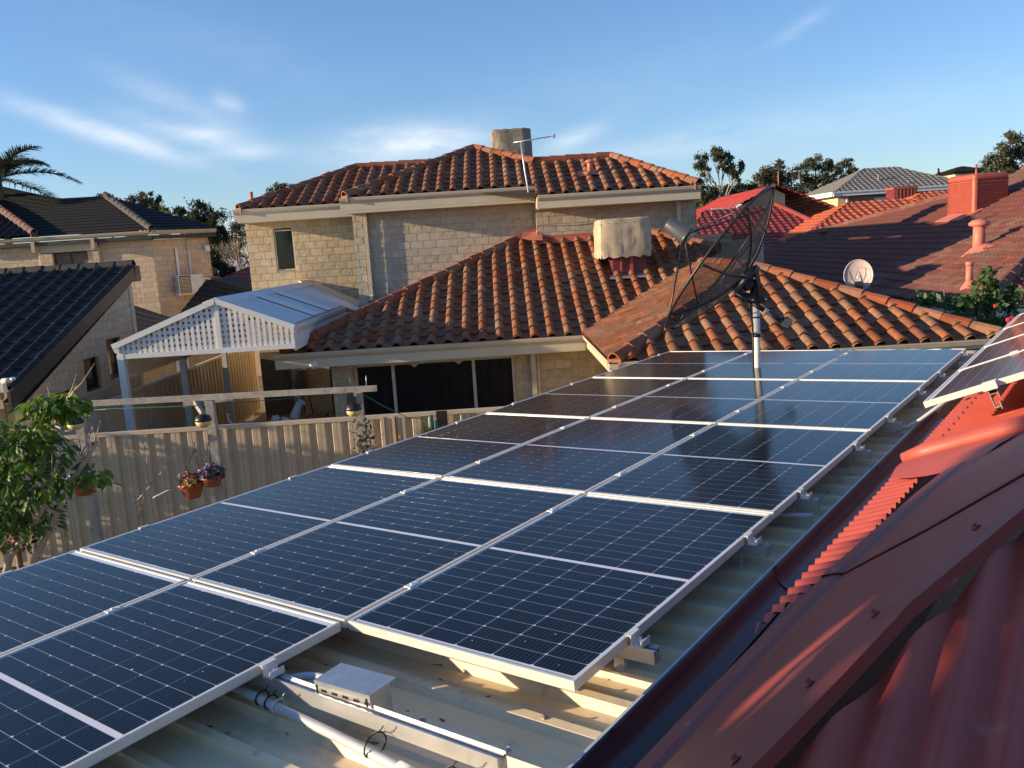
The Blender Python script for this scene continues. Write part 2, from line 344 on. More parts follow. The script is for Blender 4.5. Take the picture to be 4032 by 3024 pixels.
def double_roll(w, l, material, name, hgt=.042):
    pts = [(0, 0)]
    for c in (.25, .75):
        pts += [(w * (c - .17), 0.)] + [(w * (c + .13 * math.cos(math.pi * (1 - k / 4))), hgt * math.sin(math.pi * k / 4)) for k in range(1, 4)] + [(w * (c + .17), 0.)]
    pts.append((w, 0))
    return tile_profile(pts, w, l, .036, .03, material, name, False)
def single_roll(w, l, material, name, hgt=.028):
    pts = [(0, 0), (w * .60, 0.)] + [(w * (.78 + .16 * math.cos(math.pi * (1 - k / 4))), hgt * math.sin(math.pi * k / 4)) for k in range(1, 4)] + [(w, 0)]
    return tile_profile(pts, w, l, .022, .022, material, name, False)
def cap_mesh(l, material, wid=.115, hgt=.085):
    """one ridge tile: rounded-angular cap that overlaps the next one"""
    prof = [(-wid, -.03), (-wid * .62, hgt * .55), (-wid * .22, hgt * .95), (wid * .22, hgt * .95), (wid * .62, hgt * .55), (wid, -.03)]
    mb = MB(); a = [(x * 1.06, 0, z + .020) for x, z in prof]; b_ = [(x * .97, l * 1.1, z) for x, z in prof]
    mb.sheet([a, b_], False); mb.sheet([[(x * .92, 0, z + .0) for x, z in prof], a], False)
    return mb.mesh('ridge_tile', M[material])
def ridge_caps(parent, p0, p1, material='ridge', l=.36, wid=.115, hgt=.085, lift=.03, bed=True, name='ridge_tile', bedmat='mortar'):
    p0 = V(p0); p1 = V(p1); n = max(1, round((p1 - p0).length / l)); ll = (p1 - p0).length / n; me = cap_mesh(ll, material, wid, hgt)
    d = (p1 - p0).normalized(); x = d.cross(V((0, 0, 1))).normalized(); T0 = frame(p0, x, d)
    for i in range(n): link(name, me, parent, Matrix.Translation(d * (ll * i) + V((0, 0, lift + random.uniform(-.006, .006)))) @ T0 @ Matrix.Rotation(random.uniform(-.015, .015), 4, 'Z'))
    if bed:
        mb = MB(); z = V((0, 0, 1)); w = x * wid * .95
        mb.hexa([p0 - w - z * .1, p0 + w - z * .1, p0 + w + z * lift, p0 - w + z * lift, p1 - w - z * .1, p1 + w - z * .1, p1 + w + z * lift, p1 - w + z * lift])
        build(mb, 'mortar_bed', bedmat, parent)
# ---- bricks
BRK = {}
def brick_meshes(material, bl, bh, rough=.0012):
    key = (material, bl, bh)
    if key in BRK: return BRK[key]
    out = []
    for k in range(5):
        mb = MB(); nx, nz_ = 3, 2; g = []
        for j in range(nz_ + 1):
            row = []
            for i in range(nx + 1):
                ed = i in (0, nx) or j in (0, nz_)
                row.append((bl * (i / nx if i in (0, nx) else i / nx + random.uniform(-.06, .06)), (0.0012 if ed else random.uniform(-rough, rough)), bh * j / nz_))
            g.append(row)
        mb.sheet(g); per = [g[0][i] for i in range(nx + 1)] + [g[j][nx] for j in range(1, nz_ + 1)] + [g[nz_][i] for i in range(nx - 1, -1, -1)] + [g[j][0] for j in range(nz_ - 1, 0, -1)]
        n = len(per); mb.add(per + [(x, .05, z) for x, y, z in per], [(i, i + n, (i + 1) % n + n, (i + 1) % n) for i in range(n)])
        out.append(mb.mesh('brick', M[material]))
    BRK[key] = out; return out
def brick_wall(parent, O, ex, Wd, H, material='brick', jmat='joint', openings=(), bl=.282, bh=.158, jt=.010, poly=None, limit=300, thick=.12, name='brick', skipz=None):
    """running-bond wall: O lower left corner seen from outside, ex along it; every block is an object in front of a mortar core"""
    T = frame(O, V(ex), V((0, 0, 1)).cross(V(ex)))
    xs = sorted({0., Wd} | {x for o_ in openings for x in o_[:2] if 0 < x < Wd}); zs = sorted({0., H} | {z for o_ in openings for z in o_[2:] if 0 < z < H})
    core = MB()
    if poly:
        core.prism([T @ V((x, .008, z)) for x, z in poly], (T.to_3x3() @ V((0, thick, 0))))
    else:
        for a, b_ in zip(xs, xs[1:]):
            for c, d in zip(zs, zs[1:]):
                if any(o_[0] <= a + 1e-6 and o_[1] >= b_ - 1e-6 and o_[2] <= c + 1e-6 and o_[3] >= d - 1e-6 for o_ in openings): continue
                core.box((a, .008, c), (b_, thick, d), T)
    build(core, 'mortar_core', jmat, parent)
    ms = brick_meshes(material, bl, bh); n = 0; rest = None
    for k in range(math.ceil(H / (bh + jt))):
        z = k * (bh + jt); hz = min(bh, H - z)
        if hz < .03: continue
        segs = [(0., Wd)]
        for o_ in openings:
            if o_[2] < z + bh * .7 and o_[3] > z + bh * .3:
                ns = []
                for a, b_ in segs:
                    if o_[1] <= a or o_[0] >= b_: ns.append((a, b_)); continue
                    if o_[0] - a > .04: ns.append((a, o_[0]))
                    if b_ - o_[1] > .04: ns.append((o_[1], b_))
                segs = ns
        off = -(k % 2) * (bl + jt) / 2 - random.uniform(0, .03)
        for a, b_ in segs:
            i = math.floor((a - off) / (bl + jt))
            while True:
                x0 = off + i * (bl + jt); x1 = x0 + bl; i += 1
                if x0 >= b_: break
                xa = max(x0, a + .003); xb = min(x1, b_ - .003)
                if xb - xa < .035: continue
                me = random.choice(ms); S = Matrix.Diagonal(((xb - xa) / bl, 1, hz / bh, 1)); P = Matrix.Translation((xa, random.uniform(-.0018, .0012), z))
                if poly:
                    cs = [inside((px_, pz_), poly) for px_ in (xa, xb) for pz_ in (z, z + hz)]
                    if not any(cs) and not inside(((xa + xb) / 2, z + hz / 2), poly): continue
                    if not all(cs):
                        RX = Matrix.Rotation(-math.pi / 2, 4, 'X'); Q = Matrix(((1, 0, 0, 0), (0, 0, 1, 0), (0, -1, 0, 0), (0, 0, 0, 1)))
                        bm = clip_mesh(me, Q @ P @ S, poly, name, material); bmesh.ops.transform(bm, matrix=Q.inverted(), verts=bm.verts)
                        if not bm.faces: bm.free(); continue
                        me2 = bpy.data.meshes.new(name); bm.to_mesh(me2); bm.free()
                        if not me2.materials: me2.materials.append(M[material])
                        link(name, me2, parent, T); n += 1; continue
                link(name, me, parent, T @ P @ S); n += 1
    return n
def gutter(parent, a, b_, out, h=.115, w=.12, material='cream', fascia=.16, fin=.03, name='gutter', ends=True):
    """quad gutter whose top front lip runs a->b; out = outward direction; a fascia board below and behind it"""
    a = V(a); b_ = V(b_); out = V(out).normalized(); z = V((0, 0, 1)); d = (b_ - a)
    prof = [(-w, 0), (-w, -h), (-w * .45, -h), (-w * .12, -h * .55), (0, -h * .12), (0, 0), (-.012, 0), (-.012, -h * .12)]
    mb = MB(); P = [a + out * x + z * y for x, y in prof]; Q = [b_ + out * x + z * y for x, y in prof]
    for i in range(len(prof) - 1): mb.quad(P[i], P[i + 1], Q[i + 1], Q[i])
    mb.quad(*P[:6]); mb.quad(*Q[:6][::-1])
    build(mb, name, material, parent)
    if fascia:
        i = -out * (w * .55); f = MB(); f.hexa([a + i - z * (h + .002), b_ + i - z * (h + .002), b_ + i - out * .03 - z * (h + .002), a + i - out * .03 - z * (h + .002),
                              a + i - z * (h + fascia), b_ + i - z * (h + fascia), b_ + i - out * .03 - z * (h + fascia), a + i - out * .03 - z * (h + fascia)])
        build(f, 'fascia', material, parent)
def window(parent, T, x0, x1, z0, z1, fr='cream', bars=(), depth=.06, fw=.045, pane='glass', hbars=()):
    """window part: frame with mullions at x in bars and rails at z in hbars; panes as its own pieces"""
    mb = MB()
    for lo, hi in (((x0, depth - .03, z0), (x0 + fw, depth + .03, z1)), ((x1 - fw, depth - .03, z0), (x1, depth + .03, z1)), ((x0 + fw, depth - .03, z0), (x1 - fw, depth + .03, z0 + fw)), ((x0 + fw, depth - .03, z1 - fw), (x1 - fw, depth + .03, z1))): mb.box(lo, hi, T)
    xs = [x0 + fw] + [b_ for b_ in bars] + [x1 - fw]; zs = [z0 + fw] + [b_ for b_ in hbars] + [z1 - fw]
    for b_ in bars: mb.box((b_ - fw / 2, depth - .028, z0 + fw), (b_ + fw / 2, depth + .028, z1 - fw), T)
    for b_ in hbars: mb.box((x0 + fw, depth - .026, b_ - fw / 2), (x1 - fw, depth + .026, b_ + fw / 2), T)
    f = build(mb, 'window', fr, parent)
    for a, b_ in zip(xs, xs[1:]):
        for c, d in zip(zs, zs[1:]):
            g = MB().box((a - .004, depth - .006, c - .004), (b_ + .004, depth + .006, d + .004), T); build(g, 'pane', pane, f)
    return f
# ================================================================== setting
GZ = -4.1
g = MB(); g.quad((-900, -300, GZ), (900, -300, GZ), (900, 1500, GZ), (-900, 1500, GZ))
build(g, 'ground', 'pave', None, kind='structure')

# ------------------------------------------------------------------ neighbour's brick house with the terracotta roofs
TW, TL = .30, .325
TILE = spanish(TW, TL, 'tile', 'roof_tile')
t_ = .40; cs_ = 1 / math.hypot(1, t_)
HOUSE = thing('brick_house', 'cream brick two-storey house with terracotta barrel tile roofs', 'house', (0, 17, GZ))
UPY = V((0, cs_, t_ * cs_))                                      # up the slopes that face the viewer
def front_field(parent, ox, oy, oz, poly, limit, **k):
    """poly in plan (x, y); plane rises with y from (oy, oz)"""
    T = frame((ox, oy, oz), (1, 0, 0), UPY)
    tile_field(parent, T, [(x - ox, (y - oy) / cs_) for x, y in poly], TILE, TW, TL, 'tile', limit, **k)
def deck(parent, pts, drop=.035):
    build(MB().quad(*[(x, y, z - drop) for x, y, z in pts]), 'roof_deck', 'deck', parent)
lowz = lambda y: -1.6 + (y - 14.69) * t_
upz = lambda y: 1.25 + (y - 18.77) * t_
# lower main slope
LOW = build(MB().quad((-3.87, 14.72, lowz(14.72) - .04), (1.466, 14.72, lowz(14.72) - .04), (4.70, 17.91, lowz(17.91) - .04), (3.4, 18.95, lowz(18.95) - .04), (.4, 18.95, lowz(18.95) - .04)), 'lower_roof', 'deck', HOUSE)
front_field(LOW, -3.87, 14.69, -1.6, [(-3.83, 14.66), (1.44, 14.66), (4.70, 17.91), (3.4, 18.92), (.88, 18.92), (.38, 18.9)], 300)
# west slope beside the upper wall (seen edge-on behind the hip) and the porch wing
build(MB().quad((-3.87, 14.72, -1.64), (.3, 18.95, .03), (-3.2, 19.2, -1.3), (-3.87, 19.2, -1.64)), 'side_roof', 'deck', HOUSE)
ridge_caps(HOUSE, (-3.84, 14.72, -1.57), (.42, 18.95, .12))
WING = build(MB().quad((1.47, 11.12, -1.64), (6.6, 11.12, -1.64), (4.03, 13.67, -.61)), 'wing_roof', 'deck', HOUSE)
front_field(WING, 1.466, 11.1, -1.6, [(1.47, 11.06), (6.60, 11.06), (4.03, 13.67)], 300)
deck(WING, [(1.47, 14.9, -1.6), (1.47, 11.12, -1.6), (4.03, 13.67, -.57), (4.03, 17.26, -.57)])
deck(WING, [(6.6, 11.12, -1.6), (6.6, 18, -1.6), (4.03, 17.26, -.57), (4.03, 13.67, -.57)])
TWs = frame((1.466, 14.9, -1.6), (0, -1, 0), (cs_, 0, t_ * cs_))
tile_field(WING, TWs, [(0.1, -.04), (3.8, -.04), (3.8 - 2.564, 2.564 / cs_), (-2.36, 2.564 / cs_), (-2.36, 2.5 / cs_)], TILE, TW, TL, 'tile', 300)
ridge_caps(HOUSE, (1.45, 11.09, -1.58), (4.03, 13.67, -.55)); ridge_caps(HOUSE, (6.6, 11.1, -1.58), (4.03, 13.67, -.55)); ridge_caps(HOUSE, (4.03, 13.6, -.55), (4.03, 17.3, -.55))
ridge_caps(HOUSE, (4.65, 17.9, -.30), (3.3, 18.95, .13))
# valley gutter strip between main slope and wing
build(MB().bar((1.5, 14.9, -1.60), (4.03, 17.3, -.57), .10, .02), 'valley_flashing', 'flash', HOUSE)
# upper roofs
UP = build(MB().quad((-3.2, 18.8, 1.22), (.9, 18.8, 1.22), (1.0, 20.27, 1.82), (-.42, 21.72, 2.39)), 'upper_roof', 'deck', HOUSE)
front_field(UP, -3.2, 18.77, 1.25, [(-3.2, 18.74), (.90, 18.74), (1.0, 20.3), (-.42, 21.72)], 300)
deck(UP, [(.92, 18.24, 1.03), (4.3, 18.24, 1.03), (2.79, 20.35, 1.88), (.95, 20.35, 1.88)]); deck(UP, [(.92, 18.24, 1.03), (.92, 20.3, 1.86), (-.5, 18.8, 1.25)])
front_field(UP, -3.2, 18.2, upz(18.2), [(.88, 18.16), (4.32, 18.16), (2.79, 20.35), (.98, 20.35), (.9, 18.75)], 300)
deck(UP, [(1.0, 20.3, 1.9), (2.79, 20.35, 1.9), (3.2, 22.5, 1.0), (1.2, 22.5, 1.0)]); deck(UP, [(-.42, 21.72, 2.45), (1.0, 20.3, 1.9), (3., 24.5, 1.2), (-.3, 24.6, 1.25)]); deck(UP, [(4.3, 18.2, 1.04), (4.6, 22, 1.04), (2.79, 20.35, 1.9)])
UP2 = build(MB().quad((-6.03, 20.53, 1.21), (-3.0, 20.53, 1.21), (-1.6, 23.02, 2.2), (-3.6, 23.02, 2.2)), 'rear_upper_roof', 'deck', HOUSE)
front_field(UP2, -6.03, 20.49, 1.246, [(-6.02, 20.46), (-2.2, 20.46), (-.6, 23.05), (-3.55, 23.05)], 300)
deck(UP2, [(-6.03, 20.5, 1.25), (-3.6, 23.05, 2.27), (-3.6, 25.5, 2.27), (-6.03, 27, 1.25)])
for a, b_ in (((-3.22, 18.74, 1.28), (-.42, 21.72, 2.46)), ((1.02, 20.27, 1.9), (-.42, 21.72, 2.46)), ((1.0, 20.33, 1.91), (2.82, 20.36, 1.93)), ((4.33, 18.17, 1.05), (2.79, 20.36, 1.93)), ((-6.03, 20.46, 1.27), (-3.6, 23.07, 2.31)), ((-3.6, 23.07, 2.31), (-.9, 23.07, 2.31))):
    ridge_caps(HOUSE, a, b_)
build(MB().box((-5.9, 21.3, GZ), (4.35, 30, 1.0)).box((.4, 30, GZ), (4.35, 37, 1.0)), 'rear_body', 'joint', HOUSE)
build(MB().add([(4.6, 18.3, 1.0), (4.6, 37, 1.0), (1.4, 36, 2.25), (1.4, 23, 2.25), (-1.6, 25, 2.25), (-6.1, 25.5, 1.2), (-6.1, 30, 1.2), (.2, 37, 1.0)], [(0, 1, 2, 3), (3, 2, 7, 4), (4, 7, 6, 5)]), 'rear_roof', 'ridge', HOUSE)
# walls: rear-left bay, middle wall with pilaster, right wall, lower walls
BAY = build(MB().box((-6.05, 21.1, GZ), (-3.15, 21.2, 1.1)), 'bay_wall', 'joint', HOUSE)
brick_wall(BAY, (-6.05, 20.95, -2.2), (1, 0, 0), 2.9, 3.25, 'brick', openings=[(.66, 1.13, 1.98, 3.04)], bl=.268, bh=.166)
tb = frame((-6.05, 20.95, -2.2), (1, 0, 0), (0, 1, 0)); window(HOUSE, tb, .66, 1.13, 1.98, 3.04, hbars=(2.94,), fw=.03)
MID = build(MB().box((-3.15, 19.35, GZ), (.9, 19.5, 1.05)), 'middle_wall', 'joint', HOUSE)
brick_wall(MID, (-2.93, 19.22, -1.75), (1, 0, 0), 3.83, 2.82, 'brick_shaded')
brick_wall(MID, (-3.16, 19.16, -1.75), (1, 0, 0), .22, 2.82, 'brick_shaded', bl=.21)
EAST = build(MB().box((.9, 19.05, -1.5), (4.42, 19.2, .92)), 'right_wall', 'joint', HOUSE)
brick_wall(EAST, (.9, 18.9, -.9), (1, 0, 0), 3.53, 1.84, 'brick_shaded')
brick_wall(EAST, (.9, 19.22, -.3), (0, -1, 0), .32, 1.24, 'brick')
brick_wall(EAST, (4.43, 18.9, -.9), (0, 1, 0), 3.2, 1.84, 'brick_shaded')
build(MB().box((-6.03, 21.05, GZ), (-6., 27, 1.05)), 'side_wall', 'brick', HOUSE)
LW = build(MB().box((-2.7, 15.33, GZ), (1.95, 15.45, -1.75)), 'lower_wall', 'joint', HOUSE)
brick_wall(LW, (-3.12, 15.15, -4.06), (1, 0, 0), .40, 2.27, 'brick', bl=.185, bh=.15)
brick_wall(LW, (-2.72, 15.18, -3.40), (1, 0, 0), 4.7, 1.61, 'brick', openings=[(.0, 2.91, 0, 1.48)])
tw = frame((-2.72, 15.18, -3.40), (1, 0, 0), (0, 1, 0)); window(HOUSE, tw, .0, 2.91, .02, 1.48, bars=(.70, 2.16), fw=.055, depth=.05)
build(MB().box((-2.72, 15.14, -4.06), (.2, 15.3, -3.4)), 'sill_wall', 'joint', HOUSE)
for x in (-1.62, -.82): build(MB().prism([(x - .09, 15.17, -1.965), (x + .09, 15.17, -1.965), (x, 15.17, -2.03)], (0, .01, 0)), 'blind_scallop', 'cream', HOUSE)
brick_wall(LW, (1.95, 15.18, -4.06), (0, -1, 0), 3.6, 2.27, 'brick', openings=[(.7, 2.2, .9, 1.9)])
build(MB().box((1.99, 11.4, GZ), (6.2, 11.55, -1.8)), 'wing_wall', 'joint', HOUSE)
# soffits
build(MB().box((-3.75, 14.8, -1.745), (1.9, 15.2, -1.725)), 'soffit', 'cream', HOUSE)
# gutters with fascias
gutter(HOUSE, (-3.98, 14.60, -1.585), (1.44, 14.60, -1.585), (0, -1, 0)); gutter(HOUSE, (1.38, 14.55, -1.585), (1.38, 11.02, -1.585), (-1, 0, 0), fascia=.10)
gutter(HOUSE, (1.38, 11.02, -1.585), (6.68, 11.02, -1.585), (0, -1, 0), h=.13, fascia=.0)
gutter(HOUSE, (-3.33, 18.68, 1.265), (.90, 18.68, 1.265), (0, -1, 0)); gutter(HOUSE, (.93, 18.12, 1.035), (4.36, 18.12, 1.035), (0, -1, 0)); gutter(HOUSE, (-6.15, 20.40, 1.262), (-3.1, 20.40, 1.262), (0, -1, 0))
build(MB().box((-3.2, 18.75, .93), (.9, 19.2, 1.0)).box((.93, 18.2, .76), (4.33, 18.9, .80)).box((-6.08, 20.46, .95), (-3.1, 20.95, 1.0)).box((.905, 18.2, .78), (.925, 18.9, 1.0)), 'soffit', 'cream', HOUSE)
# left face of the pilaster / right wall return and downpipes
def downpipe(x, y, z0, z1, w=.085):
    mb = MB().box((x - w / 2, y - .055, z0 + .12), (x + w / 2, y, z1)); mb.hexa([V(p) for p in ((x - w / 2, y - .16, z0), (x + w / 2, y - .16, z0), (x + w / 2, y - .10, z0), (x - w / 2, y - .10, z0), (x - w / 2, y - .055, z0 + .12), (x + w / 2, y - .055, z0 + .12), (x + w / 2, y, z0 + .12), (x - w / 2, y, z0 + .12))])
    for z in (z0 + .35, (z0 + z1) / 2, z1 - .3): mb.box((x - w / 2 - .008, y - .06, z), (x + w / 2 + .008, y + .002, z + .03))
    build(mb, 'downpipe', 'cream', HOUSE)
downpipe(-2.88, 19.16, -.98, 1.0); downpipe(4.02, 18.86, -.3, .78); downpipe(.52, 15.12, -3.9, -1.72)
build(MB().tube([(.61, 15.1, -4.0), (.61, 15.1, -1.75)], .014), 'cable_pipe', 'white', HOUSE)
# red flashing along upper walls
build(MB().hexa([V(p) for p in ((-2.95, 19.15, -1.28), (.92, 19.15, .26), (.92, 19.21, .26), (-2.95, 19.21, -1.28), (-2.95, 19.15, -1.06), (.92, 19.15, .42), (.92, 19.21, .42), (-2.95, 19.21, -1.06))]), 'wall_flashing', 'flash', HOUSE)
build(MB().box((.88, 18.84, .04), (3.2, 18.895, .20)), 'wall_flashing', 'flash', HOUSE)
mb = MB(); mb.sheet([[(.80 + .3 * i, 18.55 + .04 * (i % 2), lowz(18.55) + .075 + .02 * (i % 2)) for i in range(9)], [(.80 + .3 * i, 18.86, lowz(18.86) + .10) for i in range(9)]]); build(mb, 'lead_apron', 'flash', HOUSE)
build(MB().sheet([[(.55, 18.75, .17), (.75, 18.55, .12), (1.0, 18.5, .10)], [(.60, 19.12, .33), (.85, 19.1, .30), (1.0, 18.9, .25)]]), 'corner_flashing', 'pinkpipe', HOUSE)
# lower link to the east with its own gutter
build(MB().box((4.46, 22.1, -2), (6.9, 22.3, -.17)), 'east_wall', 'brick_shaded', HOUSE); gutter(HOUSE, (4.5, 21.95, -.0), (6.05, 21.95, -.0), (0, -1, 0), fascia=.12)
# pvc vent with red collar
mb = MB().lathe((2.18, 19.32, upz(19.32) - .02), [(.065, 0), (.065, .27), (.06, .30)], 14).lathe((2.18, 19.32, upz(19.32) + .27), [(.05, 0), (.11, .005), (.11, .03), (.07, .06), (.0, .08)], 14); build(mb, 'roof_vent', 'pinkpipe', HOUSE)
mb = MB().sheet([[(2.18 + .34 * a, 19.32 + dy, upz(19.32 + dy) + .055 + .03 * math.cos(a * 9)) for a in (-1, -.5, 0, .5, 1)] for dy in (-.18, 0, .22)]); build(mb, 'vent_flashing', 'pinkpipe', HOUSE)
build(MB().tube([(-6.67, 24.0, 1.3), (-6.67, 24.0, 1.94)], .05), 'vent_pipe', 'pinkpipe', HOUSE)
build(MB().lathe((-4.35, 23.2, 2.0), [(.14, 0), (.16, .18), (.1, .26), (0, .29)]), 'roof_ventilator', 'pinkpipe', HOUSE)

# ------------------------------------------------------------------ covered evaporative coolers
def covered_cooler(x0, x1, y0, y1, z0, z1, material, label, base=True, sag=.035):
    t = thing('covered_cooler', label, 'air cooler', ((x0 + x1) / 2, (y0 + y1) / 2, z0))
    rnd = random.Random(int(x0 * 100) + 5); nx, ny, nz_ = 12, 9, 9; rows = []
    per = [(i / nx, 0) for i in range(nx)] + [(1, i / ny) for i in range(ny)] + [(1 - i / nx, 1) for i in range(nx)] + [(0, 1 - i / ny) for i in range(ny)]
    offs = [rnd.uniform(-1, 1) for _ in per]
    def pt(fx, fy, k, i):
        f = k / nz_; g = 1 - .03 * f ** 3
        w = .5 + .5 * f; bell = 1 + .015 * math.sin(f * 3); r = .012 * (math.sin(i * 1.7 + f * 5) * (1 - f) + offs[i % len(per)] * (1 - f * f)) + .010 * math.sin(i * 2.2 + k * .9) * math.sin(k * .7 + i)
        cx, cy = fx - .5, fy - .5; n = max(abs(cx), abs(cy)) + 1e-6
        q = (abs(cx) ** 6 + abs(cy) ** 6) ** (1 / 6) / n
        sc = g * bell / q ** .9
        return ((x0 + x1) / 2 + (cx * sc + cx / n * r) * (x1 - x0), (y0 + y1) / 2 + (cy * sc + cy / n * r) * (y1 - y0), z0 + (z1 - z0) * f - (sag * (1 - f) * math.sin(i * 2.3) * .7 if k == 0 else 0))
    for k in range(nz_ + 1): rows.append([pt(*per[i % len(per)], k, i) for i in range(len(per) + 1)])
    mb = MB().sheet(rows, True); c = [(x0 + x1) / 2, (y0 + y1) / 2]
    for s_, dz in ((.93, .018), (.55, .026), (.0, .03)):
        rows2 = [[(c[0] + (p[0] - c[0]) * s_, c[1] + (p[1] - c[1]) * s_, z1 + dz + .012 * math.sin(i * 1.9) * s_) for i, p in enumerate(rows[-1])]]
        mb.sheet([rows[-1] if s_ == .93 else prev, rows2[0]], True); prev = rows2[0]
    build(mb, 'canvas_cover', material, t)
    mb = MB(); pp = [(p[0], p[1], z1 - .06 + .008 * math.sin(i)) for i, p in enumerate(rows[-1])]; mb.tube([V(p) for p in pp], .010, 5); build(mb, 'cover_seam', material, t)
    if base:
        b_ = MB().box((x0 + .28, y0 + .2, z0 - .42), (x1 - .12, y1 - .1, z0 + .1)); build(b_, 'duct', 'maroon', t)
        build(MB().box((x0 + .43, y0 + .17, z0 - .42), (x0 + .46, y0 + .2, z0 + .05)).box((x0 + .62, y0 + .165, z0 - .4), (x0 + .68, y0 + .2, z0 + .05)), 'duct_seam', 'paint_red', t)
        yb = y0 + .15; fl = MB(); fl.hexa([V(p) for p in ((x0 + .17, yb - .22, lowz(yb - .22) + .06), (x1 - .03, yb - .22, lowz(yb - .22) + .06), (x1 - .1, y0 + .2, z0 - .36), (x0 + .26, y0 + .2, z0 - .36), (x0 + .17, yb - .22, lowz(yb - .22) + .09), (x1 - .03, yb - .22, lowz(yb - .22) + .09), (x1 - .1, y0 + .2, z0 - .33), (x0 + .26, y0 + .2, z0 - .33))]); build(fl, 'duct_flashing', 'steel', t)
    return t
covered_cooler(2.0, 3.05, 16.75, 17.75, -.33, .40, 'canvas', 'beige canvas covered roof cooler on a maroon duct, on the lower tiled roof')
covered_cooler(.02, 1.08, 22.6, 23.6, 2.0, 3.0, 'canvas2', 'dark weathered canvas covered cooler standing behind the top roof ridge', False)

# ------------------------------------------------------------------ television antenna on the gutter
t = thing('tv_antenna', 'thin television antenna with bent mast fixed to the upper gutter', 'antenna', (.77, 18.6, 1.0))
build(MB().tube([(.92, 18.66, .93), (.80, 18.6, .93), (.765, 18.6, 1.02), (.70, 18.6, 1.6), (.655, 18.6, 2.2)], .019), 'mast', 'steel', t)
mb = MB().tube([(.50, 18.62, 2.19), (1.38, 18.58, 2.275)], .012)
for i in range(11): x = .52 + i * .082; l = .16 + .012 * (i % 3); z = 2.19 + i * .0079; mb.tube([(x, 18.62 - l, z), (x, 18.62 + l, z)], .004, 5)
mb.box((1.345, 18.56, 2.235), (1.39, 18.62, 2.31)); build(mb, 'boom', 'steel', t)
build(MB().tube([(.86, 18.62, .95), (.88, 18.62, .85), (.80, 18.75, .6), (.90, 18.95, .35), (.93, 18.85, .22)], .008, 5), 'cable', 'black', t)
# ------------------------------------------------------------------ white gabled pergola between the houses
t = thing('pergola', 'white gabled patio pergola with square lattice and pale metal roof', 'pergola', (-4.8, 14, GZ)); PG = t
ax, az, lx, lz, rx, rz, y0, y1 = -4.66, -.56, -6.32, -1.20, -3.46, -1.05, 14.0, 20.9
def corr_roof(p_low0, p_low1, p_up1, p_up0, n, name, material, amp=.011):
    rows = [[], []]; a, b_, c, d = map(V, (p_low0, p_low1, p_up1, p_up0)); nn = ((b_ - a).cross(d - a)).normalized()
    for i in range(n * 4 + 1):
        f = i / (n * 4); o_ = nn * amp * math.sin(i * math.pi / 2); rows[0].append(a.lerp(b_, f) + o_); rows[1].append(d.lerp(c, f) + o_)
    return build(MB().sheet(rows, True), name, material, t)
M['prool'] = mat('pale_metal_sheet', (.68, .68, .66), .55, nscale=2, nvar=.06)
corr_roof((rx, y0 + .1, rz + .02), (rx, 18.6, rz + .02), (ax + .06, 18.6, az), (ax + .06, y0 + .1, az), 62, 'roof_sheet', 'prool')
corr_roof((-3.18, 18.6, -1.16), (-3.18, y1, -1.16), (ax + .06, y1, az), (ax + .06, 18.6, az), 30, 'roof_sheet', 'prool')
corr_roof((lx, y1, lz + .02), (lx, y0 + .1, lz + .02), (ax - .06, y0 + .1, az), (ax - .06, y1, az), 92, 'roof_sheet', 'prool')
mb = MB(); 
for y in (15.6, 16.9): mb.hexa([V(p) for p in ((rx + .03, y, rz + .035), (rx + .03, y + .5, rz + .035), (ax + .1, y + .5, az + .012), (ax + .1, y, az + .012), (rx + .03, y, rz + .042), (rx + .03, y + .5, rz + .042), (ax + .1, y + .5, az + .019), (ax + .1, y, az + .019))])
M['pstrip'] = mat('translucent_sheet', (.74, .75, .74), .5, nvar=.05); build(mb, 'translucent_strip', 'pstrip', t)
mb = MB(); mb.hexa([V(p) for p in ((ax, y0, az + .03), (ax, y1, az + .03), (ax - .22, y1, az - .04), (ax - .22, y0, az - .04), (ax, y0, az + .045), (ax, y1, az + .045), (ax - .22, y1, az - .025), (ax - .22, y0, az - .025))])
mb.hexa([V(p) for p in ((ax, y0, az + .03), (ax + .22, y0, az - .055), (ax + .22, y1, az - .055), (ax, y1, az + .03), (ax, y0, az + .045), (ax + .22, y0, az - .04), (ax + .22, y1, az - .04), (ax, y1, az + .045))]); build(mb, 'ridge_capping', 'prool', t)
# barge capping, back flashing against the house, gutters
mb = MB().bar((ax, y0 - .03, az - .01), (lx - .1, y0 - .03, lz - .02), .05, .09).bar((ax, y0 - .03, az - .01), (rx + .05, y0 - .03, rz - .03), .05, .09); build(mb, 'barge_board', 'white', t)
build(MB().bar((ax - .1, 20.85, az + .06), (-3.15, 19.6, -1.10), .30, .03), 'apron_flashing', 'cream', t)
for a, b_, o_ in (((rx + .09, y0, rz - .0), (rx + .09, 18.62, rz - .0), (1, 0, 0)), ((lx - .10, y1, lz - .0), (lx - .10, y0 - .05, lz - .0), (-1, 0, 0))): gutter(t, a, b_, o_, .13, .10, 'white', 0)
build(MB().box((rx - .02, y0 + .05, rz - .42), (rx + .02, 18.5, rz - .12)).box((rx - .03, 18.48, rz - .4), (-3.2, 18.52, rz - .13)), 'side_fascia', 'white', t)
